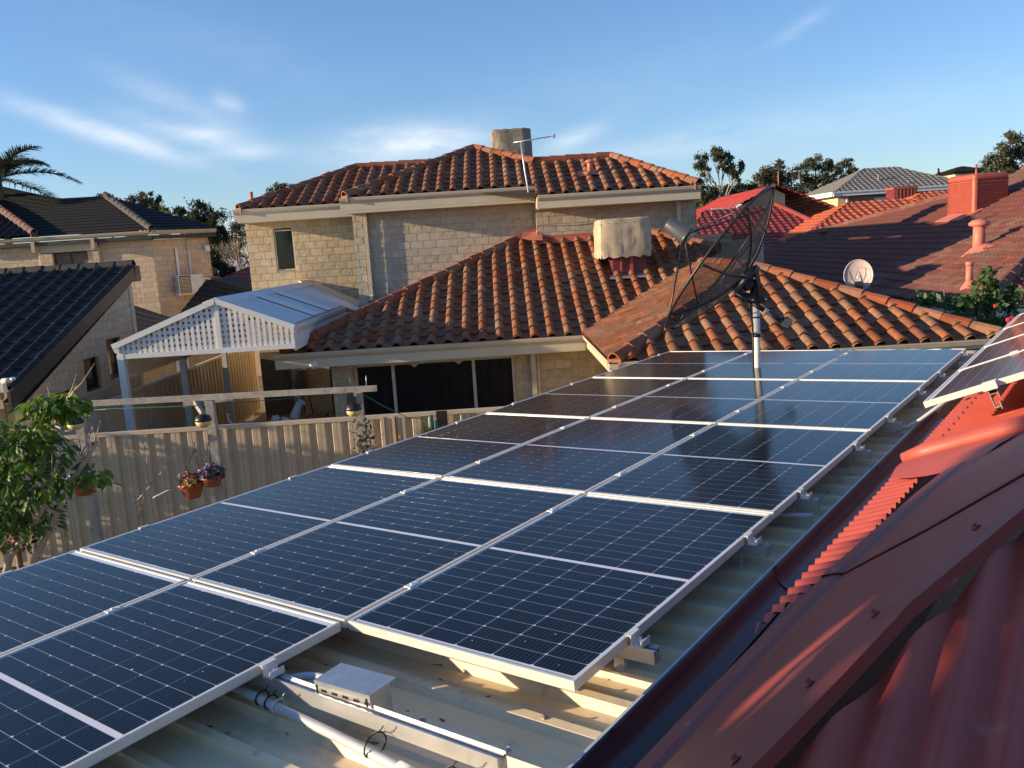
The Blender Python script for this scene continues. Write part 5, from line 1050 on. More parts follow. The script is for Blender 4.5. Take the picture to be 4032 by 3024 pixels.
# upper storey
yA = 28.0; gz_ = 1.25; d45 = .7071
UPD = build(MB().box((-17.5, yA + .45, -2.0), (-11.3, yA + .6, 1.0)), 'upper_wall', 'joint', DH)
brick_wall(UPD, (-17.6, yA + .35, -1.2), (1, 0, 0), 2.65, 2.17, 'brickd')
brick_wall(UPD, (-13.02, yA + .35, -1.75), (1, 0, 0), 1.75, 2.72, 'brickd')
brick_wall(UPD, (-14.95, yA + .25, -.6), (1, 0, 0), .42, 1.32, 'brickd'); brick_wall(UPD, (-13.38, yA + .25, -.6), (1, 0, 0), .36, 1.32, 'brickd')
build(MB().box((-14.97, yA + .22, .74), (-13.0, yA + .5, .98)), 'lintel', 'brickd', DH)
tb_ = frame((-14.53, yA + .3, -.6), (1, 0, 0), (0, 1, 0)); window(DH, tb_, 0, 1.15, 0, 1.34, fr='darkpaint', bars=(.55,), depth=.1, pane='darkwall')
C0 = V((-11.27, yA + .35, -1.75)); C1 = C0 + V((d45, d45, 0)) * 1.95
brick_wall(UPD, C0, (d45, d45, 0), 1.95, 2.72, 'brickd'); brick_wall(UPD, C1, (-d45, d45, 0), 4, 2.72, 'brickd')
for x in (-14.98, -13.05): build(MB().tube([(x, yA + .2, 1.0), (x + .03, yA + .3, .8), (x + .05, yA + .3, -.8)], .04, 8), 'downpipe', 'trimd', DH); build(MB().box((x - .06, yA + .0, .78), (x + .05, yA + .34, 1.12)), 'rainhead', 'trimd', DH)
G0 = V((-18, yA, gz_)); G1 = V((-11.12, yA, gz_)); G2 = G1 + V((d45, d45, 0)) * 2.25
gutter(DH, G0, G1, (0, -1, 0), .13, .12, 'trimd', 0); gutter(DH, G1, G2, (d45, -d45, 0), .13, .12, 'trimd', 0)
build(MB().box((-18, yA + .06, .98), (-11.15, yA + .36, 1.10)).hexa([V(p) for p in ((-11.2, yA + .1, .98), (G2.x - .05, G2.y + .05, .98), (G2.x - .3, G2.y + .3, .98), (-11.4, yA + .36, .98), (-11.2, yA + .1, 1.1), (G2.x - .05, G2.y + .05, 1.1), (G2.x - .3, G2.y + .3, 1.1), (-11.4, yA + .36, 1.1))]), 'eave_soffit', 'darkpaint', DH)
M['dfield'] = mat('charcoal_tile_far', (.014, .013, .014), .8, spec=.25, nscale=8, nvar=.3, bump=.6, bscale=18)
def course_plane(parent, p, n, name, material, lift=.022):
    """p: quad corners eave-left, eave-right, top-right, top-left; n courses, each a stepped strip"""
    a, b_, c, d = map(V, p); nn = ((b_ - a).cross(d - a)).normalized(); mb = MB()
    for i in range(n):
        f0, f1 = i / n, (i + 1) / n; l0, r0, l1, r1 = a.lerp(d, f0), b_.lerp(c, f0), a.lerp(d, f1), b_.lerp(c, f1)
        mb.quad(l0 + nn * lift, r0 + nn * lift, r1, l1); mb.quad(l0, r0, r0 + nn * lift, l0 + nn * lift)
    return build(mb, name, material, parent)
hp = (-13.35, yA + 3.0, 2.35)
PK = (-13.75, yA + 3.0, 2.68); TLF = (-18.6, yA + 4.6, 3.5); VB = (-15.9, yA + .03, gz_ + .02); VT = (-15.6, yA + 3.3, 2.72)
course_plane(DH, ((-19.5, yA + .03, gz_ + .02), VB, VT, TLF), 13, 'tile_field', 'dfield')['kind'] = 'stuff'
course_plane(DH, (VB, (-11.1, yA + .03, gz_ + .02), PK, VT), 13, 'tile_field', 'dfield')['kind'] = 'stuff'
course_plane(DH, ((-11.12, yA + .03, gz_ + .02), tuple(G2 + V((0, .03, .02))), PK, PK), 13, 'tile_field', 'dfield')['kind'] = 'stuff'
course_plane(DH, (tuple(G2 + V((0, .03, .02))), (G2.x - 3.2, G2.y + 3.2, gz_), (-14.2, yA + 4.5, 2.6), PK), 13, 'tile_field', 'dfield')['kind'] = 'stuff'
build(MB().quad(TLF, VT, PK, (-14.2, yA + 7, 1.3), (-19, yA + 9, 1.8)), 'upper_rear_roof', 'dfield', DH)
ridge_caps(DH, (-11.1, yA + .03, gz_ + .05), (PK[0], PK[1], PK[2] + .03), 'dridge', bedmat='dridge')
ridge_caps(DH, (-18.2, yA - .6, 3.05), (-13.95, yA + 3.2, 2.3), 'dridge', bedmat='dridge') if False else None
# left: tiled slope with its hip seen at the frame edge
tile_field(DH, frame((-17.6, yA - .05, 1.32), (1, 0, 0), (0, .92, .39)), [(-.5, 0), (2.7, 0), (-.5, 3.4)], DT, .30, .335, 'dtile', 60)
ridge_caps(DH, (-14.85, yA - .02, 1.36), (-17.9, yA + 3.1, 2.72), 'rridge', bedmat='dridge', lift=.07, name='ridge_tile')
# dark lower roofs between the houses
t = DH
course_plane(t, ((-8.75, 22.3, -1.55), (-6.5, 22.3, -1.55), (-7.0, 25.5, -.90), (-8.5, 25.0, -.38)), 9, 'tile_field', 'dfield')['kind'] = 'stuff'
build(MB().quad((-7.0, 25.5, -.92), (-7, 29, -1.2), (-8.5, 28, -.4), (-8.5, 25, -.40)), 'lower_roof', 'dfield', DH)
build(MB().bar((-8.75, 25.6, -.33), (-8.3, 25.2, -.36), .35, .05), 'ridge_flashing', 'dridge', DH)
course_plane(t, ((-10.3, 20.8, -1.80), (-8.1, 20.8, -1.80), (-8.25, 22.0, -1.36), (-10.2, 23.6, -.90)), 8, 'tile_field', 'dfield')['kind'] = 'stuff'
build(MB().box((-11.3, 21.2, GZ), (-8.3, 21.4, -1.85)).box((-8.5, 22.8, GZ), (-6.9, 23.0, -1.6)), 'link_wall', 'darkwall', DH)
build(MB().bar((-10.6, 20.75, -1.86), (-8.05, 20.75, -1.86), .12, .12), 'link_gutter', 'trimd', DH)
build(MB().sheet([[(-16, 17.6, .12), (-11.0, 17.6, .12)], [(-16, 17.75, .30), (-11.2, 17.75, .30)], [(-16, 18.2, .40), (-11.2, 18.2, .40)]]), 'lead_flashing', 'steel', DH)
# split-system air conditioner and conduits on the corner wall
dA = V((d45, d45, 0)); nA = V((d45, -d45, 0)); tA = frame(C0 + nA * .04, dA, -nA)
t = thing('air_conditioner', 'white split air conditioner on the tan corner wall', 'air conditioner', C0 + dA * 1.1 + V((0, 0, .6)))
Ta = tA @ Matrix.Translation((-.28, 0, .42))
build(MB().box((.82, -.36, .45), (1.68, -.05, 1.08), Ta), 'casing', 'white', t); build(MB().box((.80, -.37, .42), (1.70, -.04, .448), Ta), 'bracket', 'steel', t)
for i in range(9): build(MB().box((.812, -.34 + i * .03, .50), (.82, -.325 + i * .03, 1.04), Ta), 'grille_bar', 'steel', t)
for i in range(12): build(MB().box((.86, -.372, .50 + i * .045), (1.22, -.365, .515 + i * .045), Ta), 'grille_bar', 'steel', t)
build(MB().box((.845, -.365, .48), (1.24, -.3605, 1.06), Ta), 'grille_backing', 'darkpaint', t)
build(MB().box((.98, -.03, 1.08), (1.05, .0, 1.98), Ta), 'duct_cover', 'white', DH); build(MB().tube([Ta @ V((1.45, -.03, .6)), Ta @ V((1.42, -.03, 2.3))], .02, 6), 'conduit', 'white', DH)
tag(build(MB().box((1.72, -.14, 2.25), (1.88, -.02, 2.45), tA), 'wall_light', 'white'), 'small white box light high on the tan corner wall', 'light')

# ------------------------------------------------------------------ houses beyond
def hip(parent, x0, x1, y0, y1, z0, zr, material, hipw=None, courses=10, name='roof'):
    w = hipw or min(x1 - x0, y1 - y0) / 2
    if x1 - x0 > y1 - y0: a, b_ = (x0 + w, (y0 + y1) / 2, zr), (x1 - w, (y0 + y1) / 2, zr); pls = (((x0, y0, z0), (x1, y0, z0), b_, a), ((x0, y1, z0), (x0, y0, z0), a, a), ((x1, y0, z0), (x1, y1, z0), b_, b_), ((x1, y1, z0), (x0, y1, z0), a, b_))
    else: a, b_ = ((x0 + x1) / 2, y0 + w, zr), ((x0 + x1) / 2, y1 - w, zr); pls = (((x0, y0, z0), (x1, y0, z0), a, a), ((x0, y1, z0), (x0, y0, z0), a, b_), ((x1, y0, z0), (x1, y1, z0), b_, a), ((x1, y1, z0), (x0, y1, z0), b_, b_))
    rf = build(MB().box((x0 + .3, y0 + .3, z0 - .1), (x1 - .3, y1 - .3, z0 - .02)), name, 'deck', parent)
    for p in pls: far_tiles(rf, p, material)
    return a, b_
def far_tiles(parent, p, material, w=.32, l=.33, **_):
    w /= BK; l /= BK
    """distant tiled slope: real courses with rolled tiles, one joined part"""
    a, b_, c, d = map(V, p); ex = (b_ - a).normalized(); up = ((d - a) - ex * (d - a).dot(ex)); H = up.length; up.normalize(); T = frame(a, ex, up); Ti = T.inverted()
    poly = [tuple((Ti @ q).xy) for q in ((a, b_, c, d) if (c - d).length > .01 else (a, b_, c))]; n = max(1, round(H / l)); mb = MB(); ll = H / n
    def span(y):
        xs = []; m = len(poly)
        for i in range(m):
            (xa, ya), (xb, yb) = poly[i], poly[(i + 1) % m]
            if (ya - y) * (yb - y) <= 0 and abs(ya - yb) > 1e-6: xs.append(xa + (xb - xa) * (y - ya) / (yb - ya))
        return (min(xs), max(xs)) if len(xs) > 1 else None
    for i in range(n):
        y0, y1 = i * ll, (i + 1) * ll; s0 = span(min(max(y0, 1e-4), H - 1e-4)); s1 = span(min(y1, H - 1e-3))
        if not s0 or not s1: continue
        k = max(2, int((s0[1] - s0[0]) / w) * 4); r0, r1, rb = [], [], []
        for j in range(k + 1):
            f = j / k; x0 = s0[0] + (s0[1] - s0[0]) * f; x1 = min(max(x0, s1[0]), s1[1]); h = .030 * max(0, math.sin(x0 / w * 2 * math.pi)); r0.append(T @ V((x0, y0, h + .028))); r1.append(T @ V((x1, y1, h))); rb.append(T @ V((x0, y0, h)))
        mb.sheet([r0, r1]); mb.sheet([rb, r0])
    build(mb, 'tile_field', material, parent, kind='stuff')
def plain_house(name, label, x0, x1, y0, y1, zr, z0, zb, material, wall, ov=.45):
    t = thing(name, label, 'house', ((x0 + x1) / 2, (y0 + y1) / 2, GZ)); build(MB().box((x0 + ov, y0 + ov, zb), (x1 - ov, y1 - ov, z0 - .02)), 'wall', wall, t); return t
BK = 1.4
M['ywall'] = mat('yellow_cream_wall', (.58, .48, .27), .8, nscale=10, nvar=.1); M['bwall'] = mat('brown_brick_far', (.30, .20, .13), .85, nscale=10, nvar=.25)
t = plain_house('grey_roof_house', 'two-storey cream and brown house with a grey tiled hip roof', 14.2, 20.2, 36.0, 40.7, 0, 1.38, GZ, 'grtile', 'bwall', .36); hip(t, 14.2, 20.2, 36.0, 40.7, 1.38, 2.46, 'grtile')
build(MB().box((14.52, 36.38, GZ), (14.57, 40.3, 1.33)).box((14.52, 36.33, GZ), (14.80, 36.37, 1.33)), 'cream_wall', 'ywall', t)
gutter(t, (14.14, 35.95, 1.44), (20.2, 35.95, 1.44), (0, -1, 0), .12, .10, 'white', .07); gutter(t, (14.14, 40.7, 1.44), (14.14, 35.95, 1.44), (-1, 0, 0), .12, .10, 'white', .07)
ts = frame((14.51, 40.3, 0), (0, -1, 0), (1, 0, 0))
for y in (39.75, 38.1): window(t, ts, 40.3 - y - .3, 40.3 - y + .25, .15, 1.15, fr='white', depth=-.0)
tf = frame((14.56, 36.36, 0), (1, 0, 0), (0, 1, 0))
for x, w in ((2.05, .35), (2.6, .5), (4.2, .9)): window(t, tf, x, x + w, .25, 1.1, fr='darkpaint', depth=-.02)
build(MB().box((16.05, 36.28, .1), (16.5, 36.36, 1.1)), 'white_panel', 'white', t); build(MB().box((14.86, 36.26, -1), (14.93, 36.36, 1.3)), 'downpipe', 'white', t)
build(MB().tube([(16.55, 37.0, 1.8), (16.55, 37.0, 2.1)], .05, 8).tube([(17.6, 36.5, 1.6), (17.6, 36.5, 1.75)], .04, 8), 'vent_pipe', 'grtile', t)
t = plain_house('grey_roof_garage', 'small grey tiled roof in front of the two-storey house', 12.5, 16.2, 33.0, 35.6, 0, .1, GZ, 'grtile', 'ywall', .3); hip(t, 12.2, 16.2, 33.0, 35.8, .05, .68, 'grtile')
t = plain_house('orange_roof_house', 'low house with bright orange tiled hip roofs behind the brown roof', 8.6, 15.6, 24.4, 29.6, 0, -.4, GZ, 'ortile', 'brickd'); hip(t, 8.6, 15.6, 24.4, 29.6, -.33, .73, 'ortile'); hip(t, 12.4, 21.5, 27.4, 32.6, -.07, 1.0, 'ortile', name='rear_roof')
t = thing('roof_cooler', 'small dark red cooler box on the orange roof', 'air cooler', (15.2, 33.5, .6)); build(MB().box((15.45, 33.2, .55), (16.35, 33.9, 1.30)), 'casing', 'maroon', t); build(MB().box((15.42, 33.17, 1.28), (16.38, 33.93, 1.36)).box((15.43, 33.18, .55), (15.60, 33.2, 1.30)), 'lid', 'paint_red', t)
for i in range(5): build(MB().box((15.68 + i * .14, 33.17, .62), (15.72 + i * .14, 33.2, 1.26)), 'mullion', 'paint_red', t)
mb = MB(); mb.sheet([[(11.55 + .11 * k, 26.9, .22 + .010 * k + .16 * math.sin(math.pi * k / 8)) for k in range(9)], [(11.6 + .11 * k, 27.6, .30 + .012 * k + .14 * math.sin(math.pi * k / 8)) for k in range(9)]], True).prism([(11.55 + .11 * k, 26.9, .22 + .010 * k + .16 * math.sin(math.pi * k / 8)) for k in range(9)], (0, .03, 0)); tag(build(mb, 'pale_awning', 'skin_white'), 'pale curved awning between orange and brown roofs', 'awning')
# red gabled house, with its lower roof in shade in front
t = thing('red_roof_house', 'two-storey house with bright red gabled roof and cream gable', 'house', (9, 33, GZ))
GA, GB = (9.5, 29.0, 1.50), (9.5, 36.0, 1.50); rr = build(MB().box((8.6, 29.4, -.5), (10.6, 36, .7)), 'roof', 'deck', t)
far_tiles(rr, ((6.4, 36.2, .12), (6.4, 28.9, .12), GA, GB), 'redtile'); far_tiles(rr, ((12.3, 28.9, .3), (12.3, 36.2, .3), GB, GA), 'dredtile')  # slope turned from the sun gets darker tile, shade put into its colour
build(MB().box((6.7, 29.5, -.3), (8.0, 36, .15)), 'side_wall', 'ywall', t)
build(MB().prism([(8.05, 29.3, -.3), (9.9, 29.3, -.3), (9.9, 29.3, 1.2), (9.5, 29.3, 1.42), (8.05, 29.3, .72)], (0, .3, 0)), 'gable_wall', 'ywall', t); build(MB().box((8.01, 29.28, -.3), (8.05, 33, .72)), 'side_return', 'ywall', t)
build(MB().bar((8.05, 29.0, .80), (7.3, 29.0, .82), .08, .09), 'fascia', 'white', t)
tq = frame((8.05, 29.28, 0), (1, 0, 0), (0, 1, 0)); window(t, tq, .35, 1.15, -.05, .68, fr='white', depth=-.02)
far_tiles(t, ((6.0, 27.6, -.45), (8.6, 27.6, -.45), (8.3, 28.95, .12), (7.1, 29.0, .35)), 'redtile'); build(MB().tube([(9.6, 29.05, 1.45), (9.6, 29.05, 1.95)], .018, 6).tube([(7.15, 28.4, .1), (7.15, 28.4, .75)], .02, 6), 'vent_pipe', 'pinkpipe', t)
build(MB().box((9.86, 29.2, -.3), (9.92, 29.3, .8)), 'downpipe', 'white', t)
t = thing('dark_red_roof_house', 'low dark red tiled hip roof in shade behind the dish', 'house', (8, 26, GZ)); rr = build(MB().box((5.4, 25.2, GZ), (10.6, 28.6, -1.1)), 'wall', 'brickd', t)
far_tiles(t, ((4.9, 24.6, -1.03), (11.35, 24.6, -1.03), (9.45, 28.9, .82), (7.0, 28.9, .82)), 'dredtile'); far_tiles(t, ((11.35, 24.6, -1.03), (12, 28, -1.0), (9.45, 30, .82), (9.45, 28.9, .82)), 'dredtile'); build(MB().tube([(11.4, 24.5, -1.0), (9.45, 28.9, .86)], .09, 6), 'hip_ridge', 'dredtile', t)  # dark tile colour stands in for the shade on this roof
# antennas on far roofs
for x, y, z, lab in ((13.05, 40.0, 1.75, 'pale television antenna left of the grey tiled roof'), (15.6, 44, 2.9, 'small television antenna above the grey tiled roof')):
    t = thing('far_antenna', lab, 'antenna', (x, y, z - 1)); build(MB().tube([(x, y, z - 1.2), (x, y, z)], .02, 5), 'mast', 'steel', t); build(MB().tube([(x - .85, y, z - .03), (x + .7, y, z + .05)], .03, 5), 'boom', 'skin_white', t)
BK = 1.0
# very distant houses on the rise, white roof and red roof at the left
t = plain_house('hill_house', 'distant cream house with dark hip roof on the far rise', 50.3, 54.2, 94, 99, 0, 4.95, 3.2, 'dfield', 'ywall', .3); hip(t, 50.0, 54.6, 93.7, 99, 5.0, 5.75, 'dfield')
t = plain_house('far_red_house', 'tiny distant red roofed house beyond the grey roof', 42.6, 45.6, 89, 93, 0, 4.5, 3, 'dredtile', 'brickd', .3); hip(t, 42.4, 46, 88.7, 93, 4.5, 5.0, 'dredtile')
build(MB().sheet([[(x, y, GZ - .3 + 7.4 * max(0, min(1, (y - 60) / 32)) * max(0, min(1, (x - 22) / 22)) * max(.2, 1 - max(0, y - 100) / 150)) for x in range(0, 201, 10)] for y in range(56, 201, 6)], True), 'hill', 'pave', None, kind='structure')
t = plain_house('white_roof_shed', 'far white metal roof seen between the two houses', -17.5, -12.6, 47, 53, 0, -.5, GZ, 'white', 'white'); far_tiles(t, ((-18, 47, -.95), (-12.3, 47, -.95), (-14.6, 50, .42), (-16.2, 50, .42)), 'white', .12, .6); far_tiles(t, ((-12.3, 47, -.95), (-12.3, 53, -.95), (-14.6, 50.2, .42), (-14.6, 50, .42)), 'white', .12, .6)
t = plain_house('maroon_roof_house', 'dark red tiled roof between the houses on the left', -11.2, -7.4, 30.5, 36, 0, -1.15, GZ, 'dredtile', 'brickd'); hip(t, -11.4, -6.6, 30.3, 35.2, -1.1, .05, 'dredtile')
for x, y, h, lab in ((-91.3, 300, 18.4, 'nearer thin lattice power pylon on the left horizon'), (-97.8, 330, 18.6, 'farther thin lattice power pylon on the left horizon')):
    t = thing('power_pylon', lab, 'pylon', (x, y, GZ)); build(MB().tube([(x - 1.2, y, GZ), (x - .2, y, h)], .16, 4).tube([(x + 1.2, y, GZ), (x + .2, y, h)], .16, 4), 'tower', 'steel', t)
    build(MB().tube([(x - 2.6, y, h - 2), (x + 2.6, y, h - 2)], .14, 4).tube([(x - 3, y, h - 4.2), (x + 3, y, h - 4.2)], .14, 4).tube([(x - 2.6, y, h - 6.4), (x + 2.6, y, h - 6.4)], .14, 4), 'cross_arm', 'steel', t)

# ------------------------------------------------------------------ trees
def leafy(mb, blobs, n, size, rn, droop=0., sub=9, slim=.45, hole=None):
    vol = [b_[3] * b_[4] * b_[5] for b_ in blobs]; tot = sum(v ** .67 for v in vol)
    for b_, v in zip(blobs, vol):
        cs = []
        for _ in range(sub):
            d = V((rn.gauss(0, 1), rn.gauss(0, 1), rn.gauss(0, 1))).normalized() * rn.uniform(.45, .95); cs.append((d, rn.uniform(.22, .42)))
        for _ in range(int(n * v ** .67 / tot)):
            d, s_ = rn.choice(cs); q = d + V((rn.gauss(0, 1), rn.gauss(0, 1), rn.gauss(0, 1))) * s_ * .6
            c = V((b_[0] + q.x * b_[3], b_[1] + q.y * b_[4], b_[2] + q.z * b_[5]))
            if hole and hole(c): continue
            a = V((rn.uniform(-1, 1), rn.uniform(-1, 1), rn.uniform(-1, 1) - droop)).normalized() * size * rn.uniform(.7, 1.3); w = a.orthogonal().normalized(); w = (Matrix.Rotation(rn.uniform(0, 6.28), 3, a) @ w) * size * slim
            mb.quad(c - a, c + w, c + a, c - w)
    return mb
def tree(name, label, cat, base, blobs, n, size, material, trunk=.2, group=None, seed=1, droop=0., bark='bark', sub=9, limbs=True, hole=None, slim=.45):
    rn = random.Random(seed); t = thing(name, label, cat, base, group); b_ = V(base); lowest = min(q[2] - q[5] * .3 for q in blobs); cx = sum(q[0] for q in blobs) / len(blobs); cy = sum(q[1] for q in blobs) / len(blobs)
    fork = V((b_.x + (cx - b_.x) * .5, b_.y + (cy - b_.y) * .5, b_.z + (lowest - b_.z) * .75)); mb = MB().tube([b_, b_.lerp(fork, .5) + V((trunk * .6, 0, 0)), fork], [trunk, trunk * .75, trunk * .6], 8)
    for q in blobs:
        c = V(q[:3]); mb.tube([fork, fork.lerp(c, .55) + V((rn.uniform(-.2, .2), 0, .15)), c], [trunk * .45, trunk * .28, trunk * .1], 6)
        if limbs:
            for _ in range(5): e = c + V((rn.uniform(-.8, .8) * q[3], rn.uniform(-.8, .8) * q[4], rn.uniform(-.2, .85) * q[5])); mb.tube([fork.lerp(c, .6), fork.lerp(c, .6).lerp(e, .6) + V((0, 0, .1)), e], [trunk * .16, trunk * .1, trunk * .04], 5)
    build(mb, 'trunk', bark, t); build(leafy(MB(), blobs, n, size, rn, droop, sub, slim, hole), 'crown', material, t, kind='stuff'); return t
FG = 'gum trees on the far right horizon'
tree('gum_tree', 'tall gum with two open rounded crowns left of the red roof', 'tree', (18.5, 70, GZ), [(17.0, 70, 5.75, .70, .8, .75), (17.2, 70, 5.1, .5, .5, .45), (18.1, 70, 6.15, .75, .8, .70), (18.7, 70, 5.6, .55, .6, .5), (19.6, 70, 5.15, .75, .8, .75), (19.9, 70, 4.5, .55, .5, .55), (18.9, 70.3, 6.1, .6, .6, .45)], 5200, .11, 'gum', .16, FG, 2, .6, 'palebark', 7)
tree('gum_tree', 'bushy dark gum beside the right roof corner of the brick house', 'tree', (14.6, 58, GZ), [(14.0, 58, 3.0, .8, .9, 1.0), (14.9, 58, 2.2, 1.0, 1, 1.1), (15.6, 58.5, 1.6, 1.0, .9, .9), (13.6, 58, 1.5, .9, .9, 1.)], 5200, .11, 'gum2', .18, FG, 3)
tree('gum_tree', 'low dark spreading gum behind the red roof ridge', 'tree', (20.5, 72, GZ), [(19.3, 72, 3.3, 1.4, 1, .8), (21.0, 72, 3.6, 1.3, 1, .8), (22.3, 72, 3.3, 1.3, 1, .9)], 4200, .12, 'darkleaf', .2, FG, 4)
tree('gum_tree', 'broad olive-brown gum directly above the dish rim', 'tree', (19.6, 60, GZ), [(18.5, 60, 3.5, .7, .7, .6), (19.4, 60, 3.9, .8, .8, .75), (19.9, 60.3, 4.5, .45, .5, .4), (20.2, 60, 3.0, 1.0, .9, 1.0), (19.0, 59.6, 2.5, 1.0, .9, 1.1), (20.7, 60, 2.2, .8, .8, .9)], 6800, .10, 'olive', .2, FG, 5)
tree('gum_tree', 'tall rounded gum left of the grey roof', 'tree', (24.4, 65, GZ), [(23.3, 65, 4.2, .65, .7, .8), (24.3, 65, 4.8, .85, .8, .65), (25.2, 65, 4.1, .75, .8, .8), (24.2, 65, 3.2, 1.2, 1, 1.0), (25.4, 65, 2.9, .8, .8, .8)], 6200, .11, 'gum', .2, FG, 6)
tree('gum_tree', 'thin pale gum rising behind the grey roof', 'tree', (29.3, 72, GZ), [(28.6, 72, 4.6, .6, .6, .5), (29.5, 72, 5.1, .65, .6, .4), (30.0, 72, 4.4, .55, .6, .45), (28.9, 72, 3.8, .7, .6, .5)], 3200, .10, 'gum2', .13, FG, 7)
tree('gum_tree', 'large spreading gum at the right edge of the view', 'tree', (36.5, 60, GZ), [(35.2, 60, 4.0, 1.0, 1, .9), (36.2, 60, 4.9, 1.1, 1, .85), (37.4, 60, 4.4, 1.3, 1, 1.1), (35.6, 60, 3.0, 1.1, 1, .9), (36.9, 60, 3.1, 1.3, 1, 1.0), (34.7, 60, 2.9, .7, .8, .7)], 9000, .11, 'gum2', .25, FG, 8)
tree('gum_tree', 'small distant gum above the tiny red roof', 'tree', (46.7, 100, 2), [(46.2, 100, 5.4, .7, .6, .5), (47.6, 100, 5.3, .6, .6, .5)], 1600, .12, 'gum2', .15, FG, 9)
for i, (x, y, z, r, m_) in enumerate(((49.0, 96, 4.4, 1.0, 'darkleaf'), (41.0, 97, 4.4, 1.1, 'gum'), (38.5, 96, 4.2, 1.0, 'darkleaf'), (56.5, 99, 5.2, 1.3, 'gum'))): tree('distant_bush', ('dark bush left of the distant cream house', 'grey-green bush behind the grey roof right end', 'dark low bush behind the grey roof', 'bush right of the distant cream house')[i], 'bush', (x, y, 1.5), [(x, y, z, r * 1.3, r, .55)], 1100, .13, m_, .15, None, 20 + i)
tree('conifer', 'tiny dark pointed conifer on the far rise', 'tree', (48.1, 93, 2), [(48.1, 93, 4.6, .22, .22, .5), (48.1, 93, 5.0, .14, .14, .5), (48.1, 93, 5.4, .07, .07, .3)], 500, .09, 'darkleaf', .08, None, 30)
tree('round_bush', 'bright green round bush left of the cream walls', 'bush', (17.9, 51.5, GZ), [(17.9, 51.5, 1.02, .68, .7, .55), (17.3, 51.5, .75, .48, .5, .48)], 1500, .08, 'lime', .08, None, 31)
tree('cypress', 'small yellow-green cypress by the red roof', 'tree', (12.05, 50, GZ), [(12.05, 50, 1.5, .16, .2, .45), (12.05, 50, .9, .22, .2, .5)], 700, .06, 'cypress', .06, None, 32)
LG = 'trees beyond the left roof'
tree('bushy_tree', 'pale top of a gum just above the dark ridge', 'tree', (-31, 70, GZ), [(-31.4, 70, 5.5, .9, .8, .7), (-30.4, 70, 5.2, .7, .8, .6)], 1800, .12, 'gum2', .2, LG, 40)
tree('bushy_tree', 'twin-crowned sunlit gum above the dark roof slope', 'tree', (-24.4, 60, GZ), [(-25.3, 60, 4.3, .6, .7, .6), (-24.6, 60, 4.6, .5, .6, .5), (-23.9, 60, 4.9, .6, .7, .5), (-23.3, 60, 4.3, .55, .7, .8), (-24.3, 60, 3.7, 1.1, .9, .7)], 4600, .10, 'gum2', .2, LG, 41)
tree('cypress', 'yellow-lit conifer above the dark roof', 'tree', (-16.95, 45, GZ), [(-16.95, 45, 2.9, .28, .3, .40), (-16.95, 45, 2.4, .33, .3, .5)], 1600, .055, 'cypress', .08, LG, 42)
tree('bushy_tree', 'dark rounded tree right of the yellow conifer', 'tree', (-17.0, 47.2, GZ), [(-17.1, 47.2, 3.0, .42, .4, .42), (-16.4, 47.2, 2.6, .42, .4, .5), (-17, 47.2, 2.3, .6, .5, .5)], 2400, .08, 'darkleaf', .12, LG, 43)
tree('bushy_tree', 'large dark tree between the left house and the sky', 'tree', (-14.7, 44, GZ), [(-14.8, 44, 2.7, .65, .7, .65), (-15.3, 44, 2.0, .7, .7, .6), (-14.2, 44, 2.1, .6, .7, .7), (-14.6, 44, 1.1, 1.0, .9, .9), (-13.9, 44, .9, .55, .6, .8)], 6500, .085, 'darkleaf', .2, LG, 44)
tree('bushy_tree', 'dense dark green shrub tree beside the air conditioner wall', 'tree', (-10.5, 33, GZ), [(-10.9, 33, .25, .42, .5, .5), (-10.6, 33, -.35, .5, .5, .5), (-9.9, 33, -.8, .65, .6, .45)], 4200, .06, 'darkleaf', .12, LG, 45)
tree('bushy_tree', 'brownish hedge tree behind the bare branches', 'tree', (-13.4, 47, GZ), [(-13.9, 47, 1.8, .65, .6, .6), (-13.0, 47, 1.4, .7, .6, .7), (-12.2, 47, 1.0, .6, .6, .7), (-14.2, 47, .9, .6, .6, .8)], 3600, .08, 'olive', .15, LG, 46)
tree('bushy_tree', 'gum top rising behind the left upper tile roof', 'tree', (-14.6, 60, GZ), [(-15.3, 60, 4.5, .6, .6, .5), (-14.5, 60, 4.9, .7, .6, .5), (-13.8, 60, 4.6, .7, .6, .6)], 2800, .10, 'gum2', .18, LG, 47)
# bare tree
t = thing('bare_tree', 'leafless brown branching tree between the two houses', 'tree', (-12.0, 40, GZ)); rn = random.Random(12); mb = MB()
def branch(p, d, l, r, k):
    q = p + d * l; mb.tube([p, p.lerp(q, .5) + V((rn.uniform(-.04, .04), 0, .02)) * l, q], [r, r * .8, r * .62], 5, False)
    if k == 0: return
    for _ in range(3 if k > 1 else 4):
        nd = (d + V((rn.gauss(0, .42), rn.gauss(0, .42), rn.gauss(.10, .3)))).normalized(); branch(p.lerp(q, rn.uniform(.55, 1)), nd, l * rn.uniform(.6, .82), r * .58, k - 1)
branch(V((-11.9, 40, GZ)), V((0, 0, 1)), 3.4, .11, 1); 
for a in range(8): branch(V((-11.9, 40, -.9)), V((math.cos(a * .8) * .8, .4 * math.sin(a * .8), .75)).normalized(), .95, .05, 4)
build(mb, 'branches', 'twig', t)
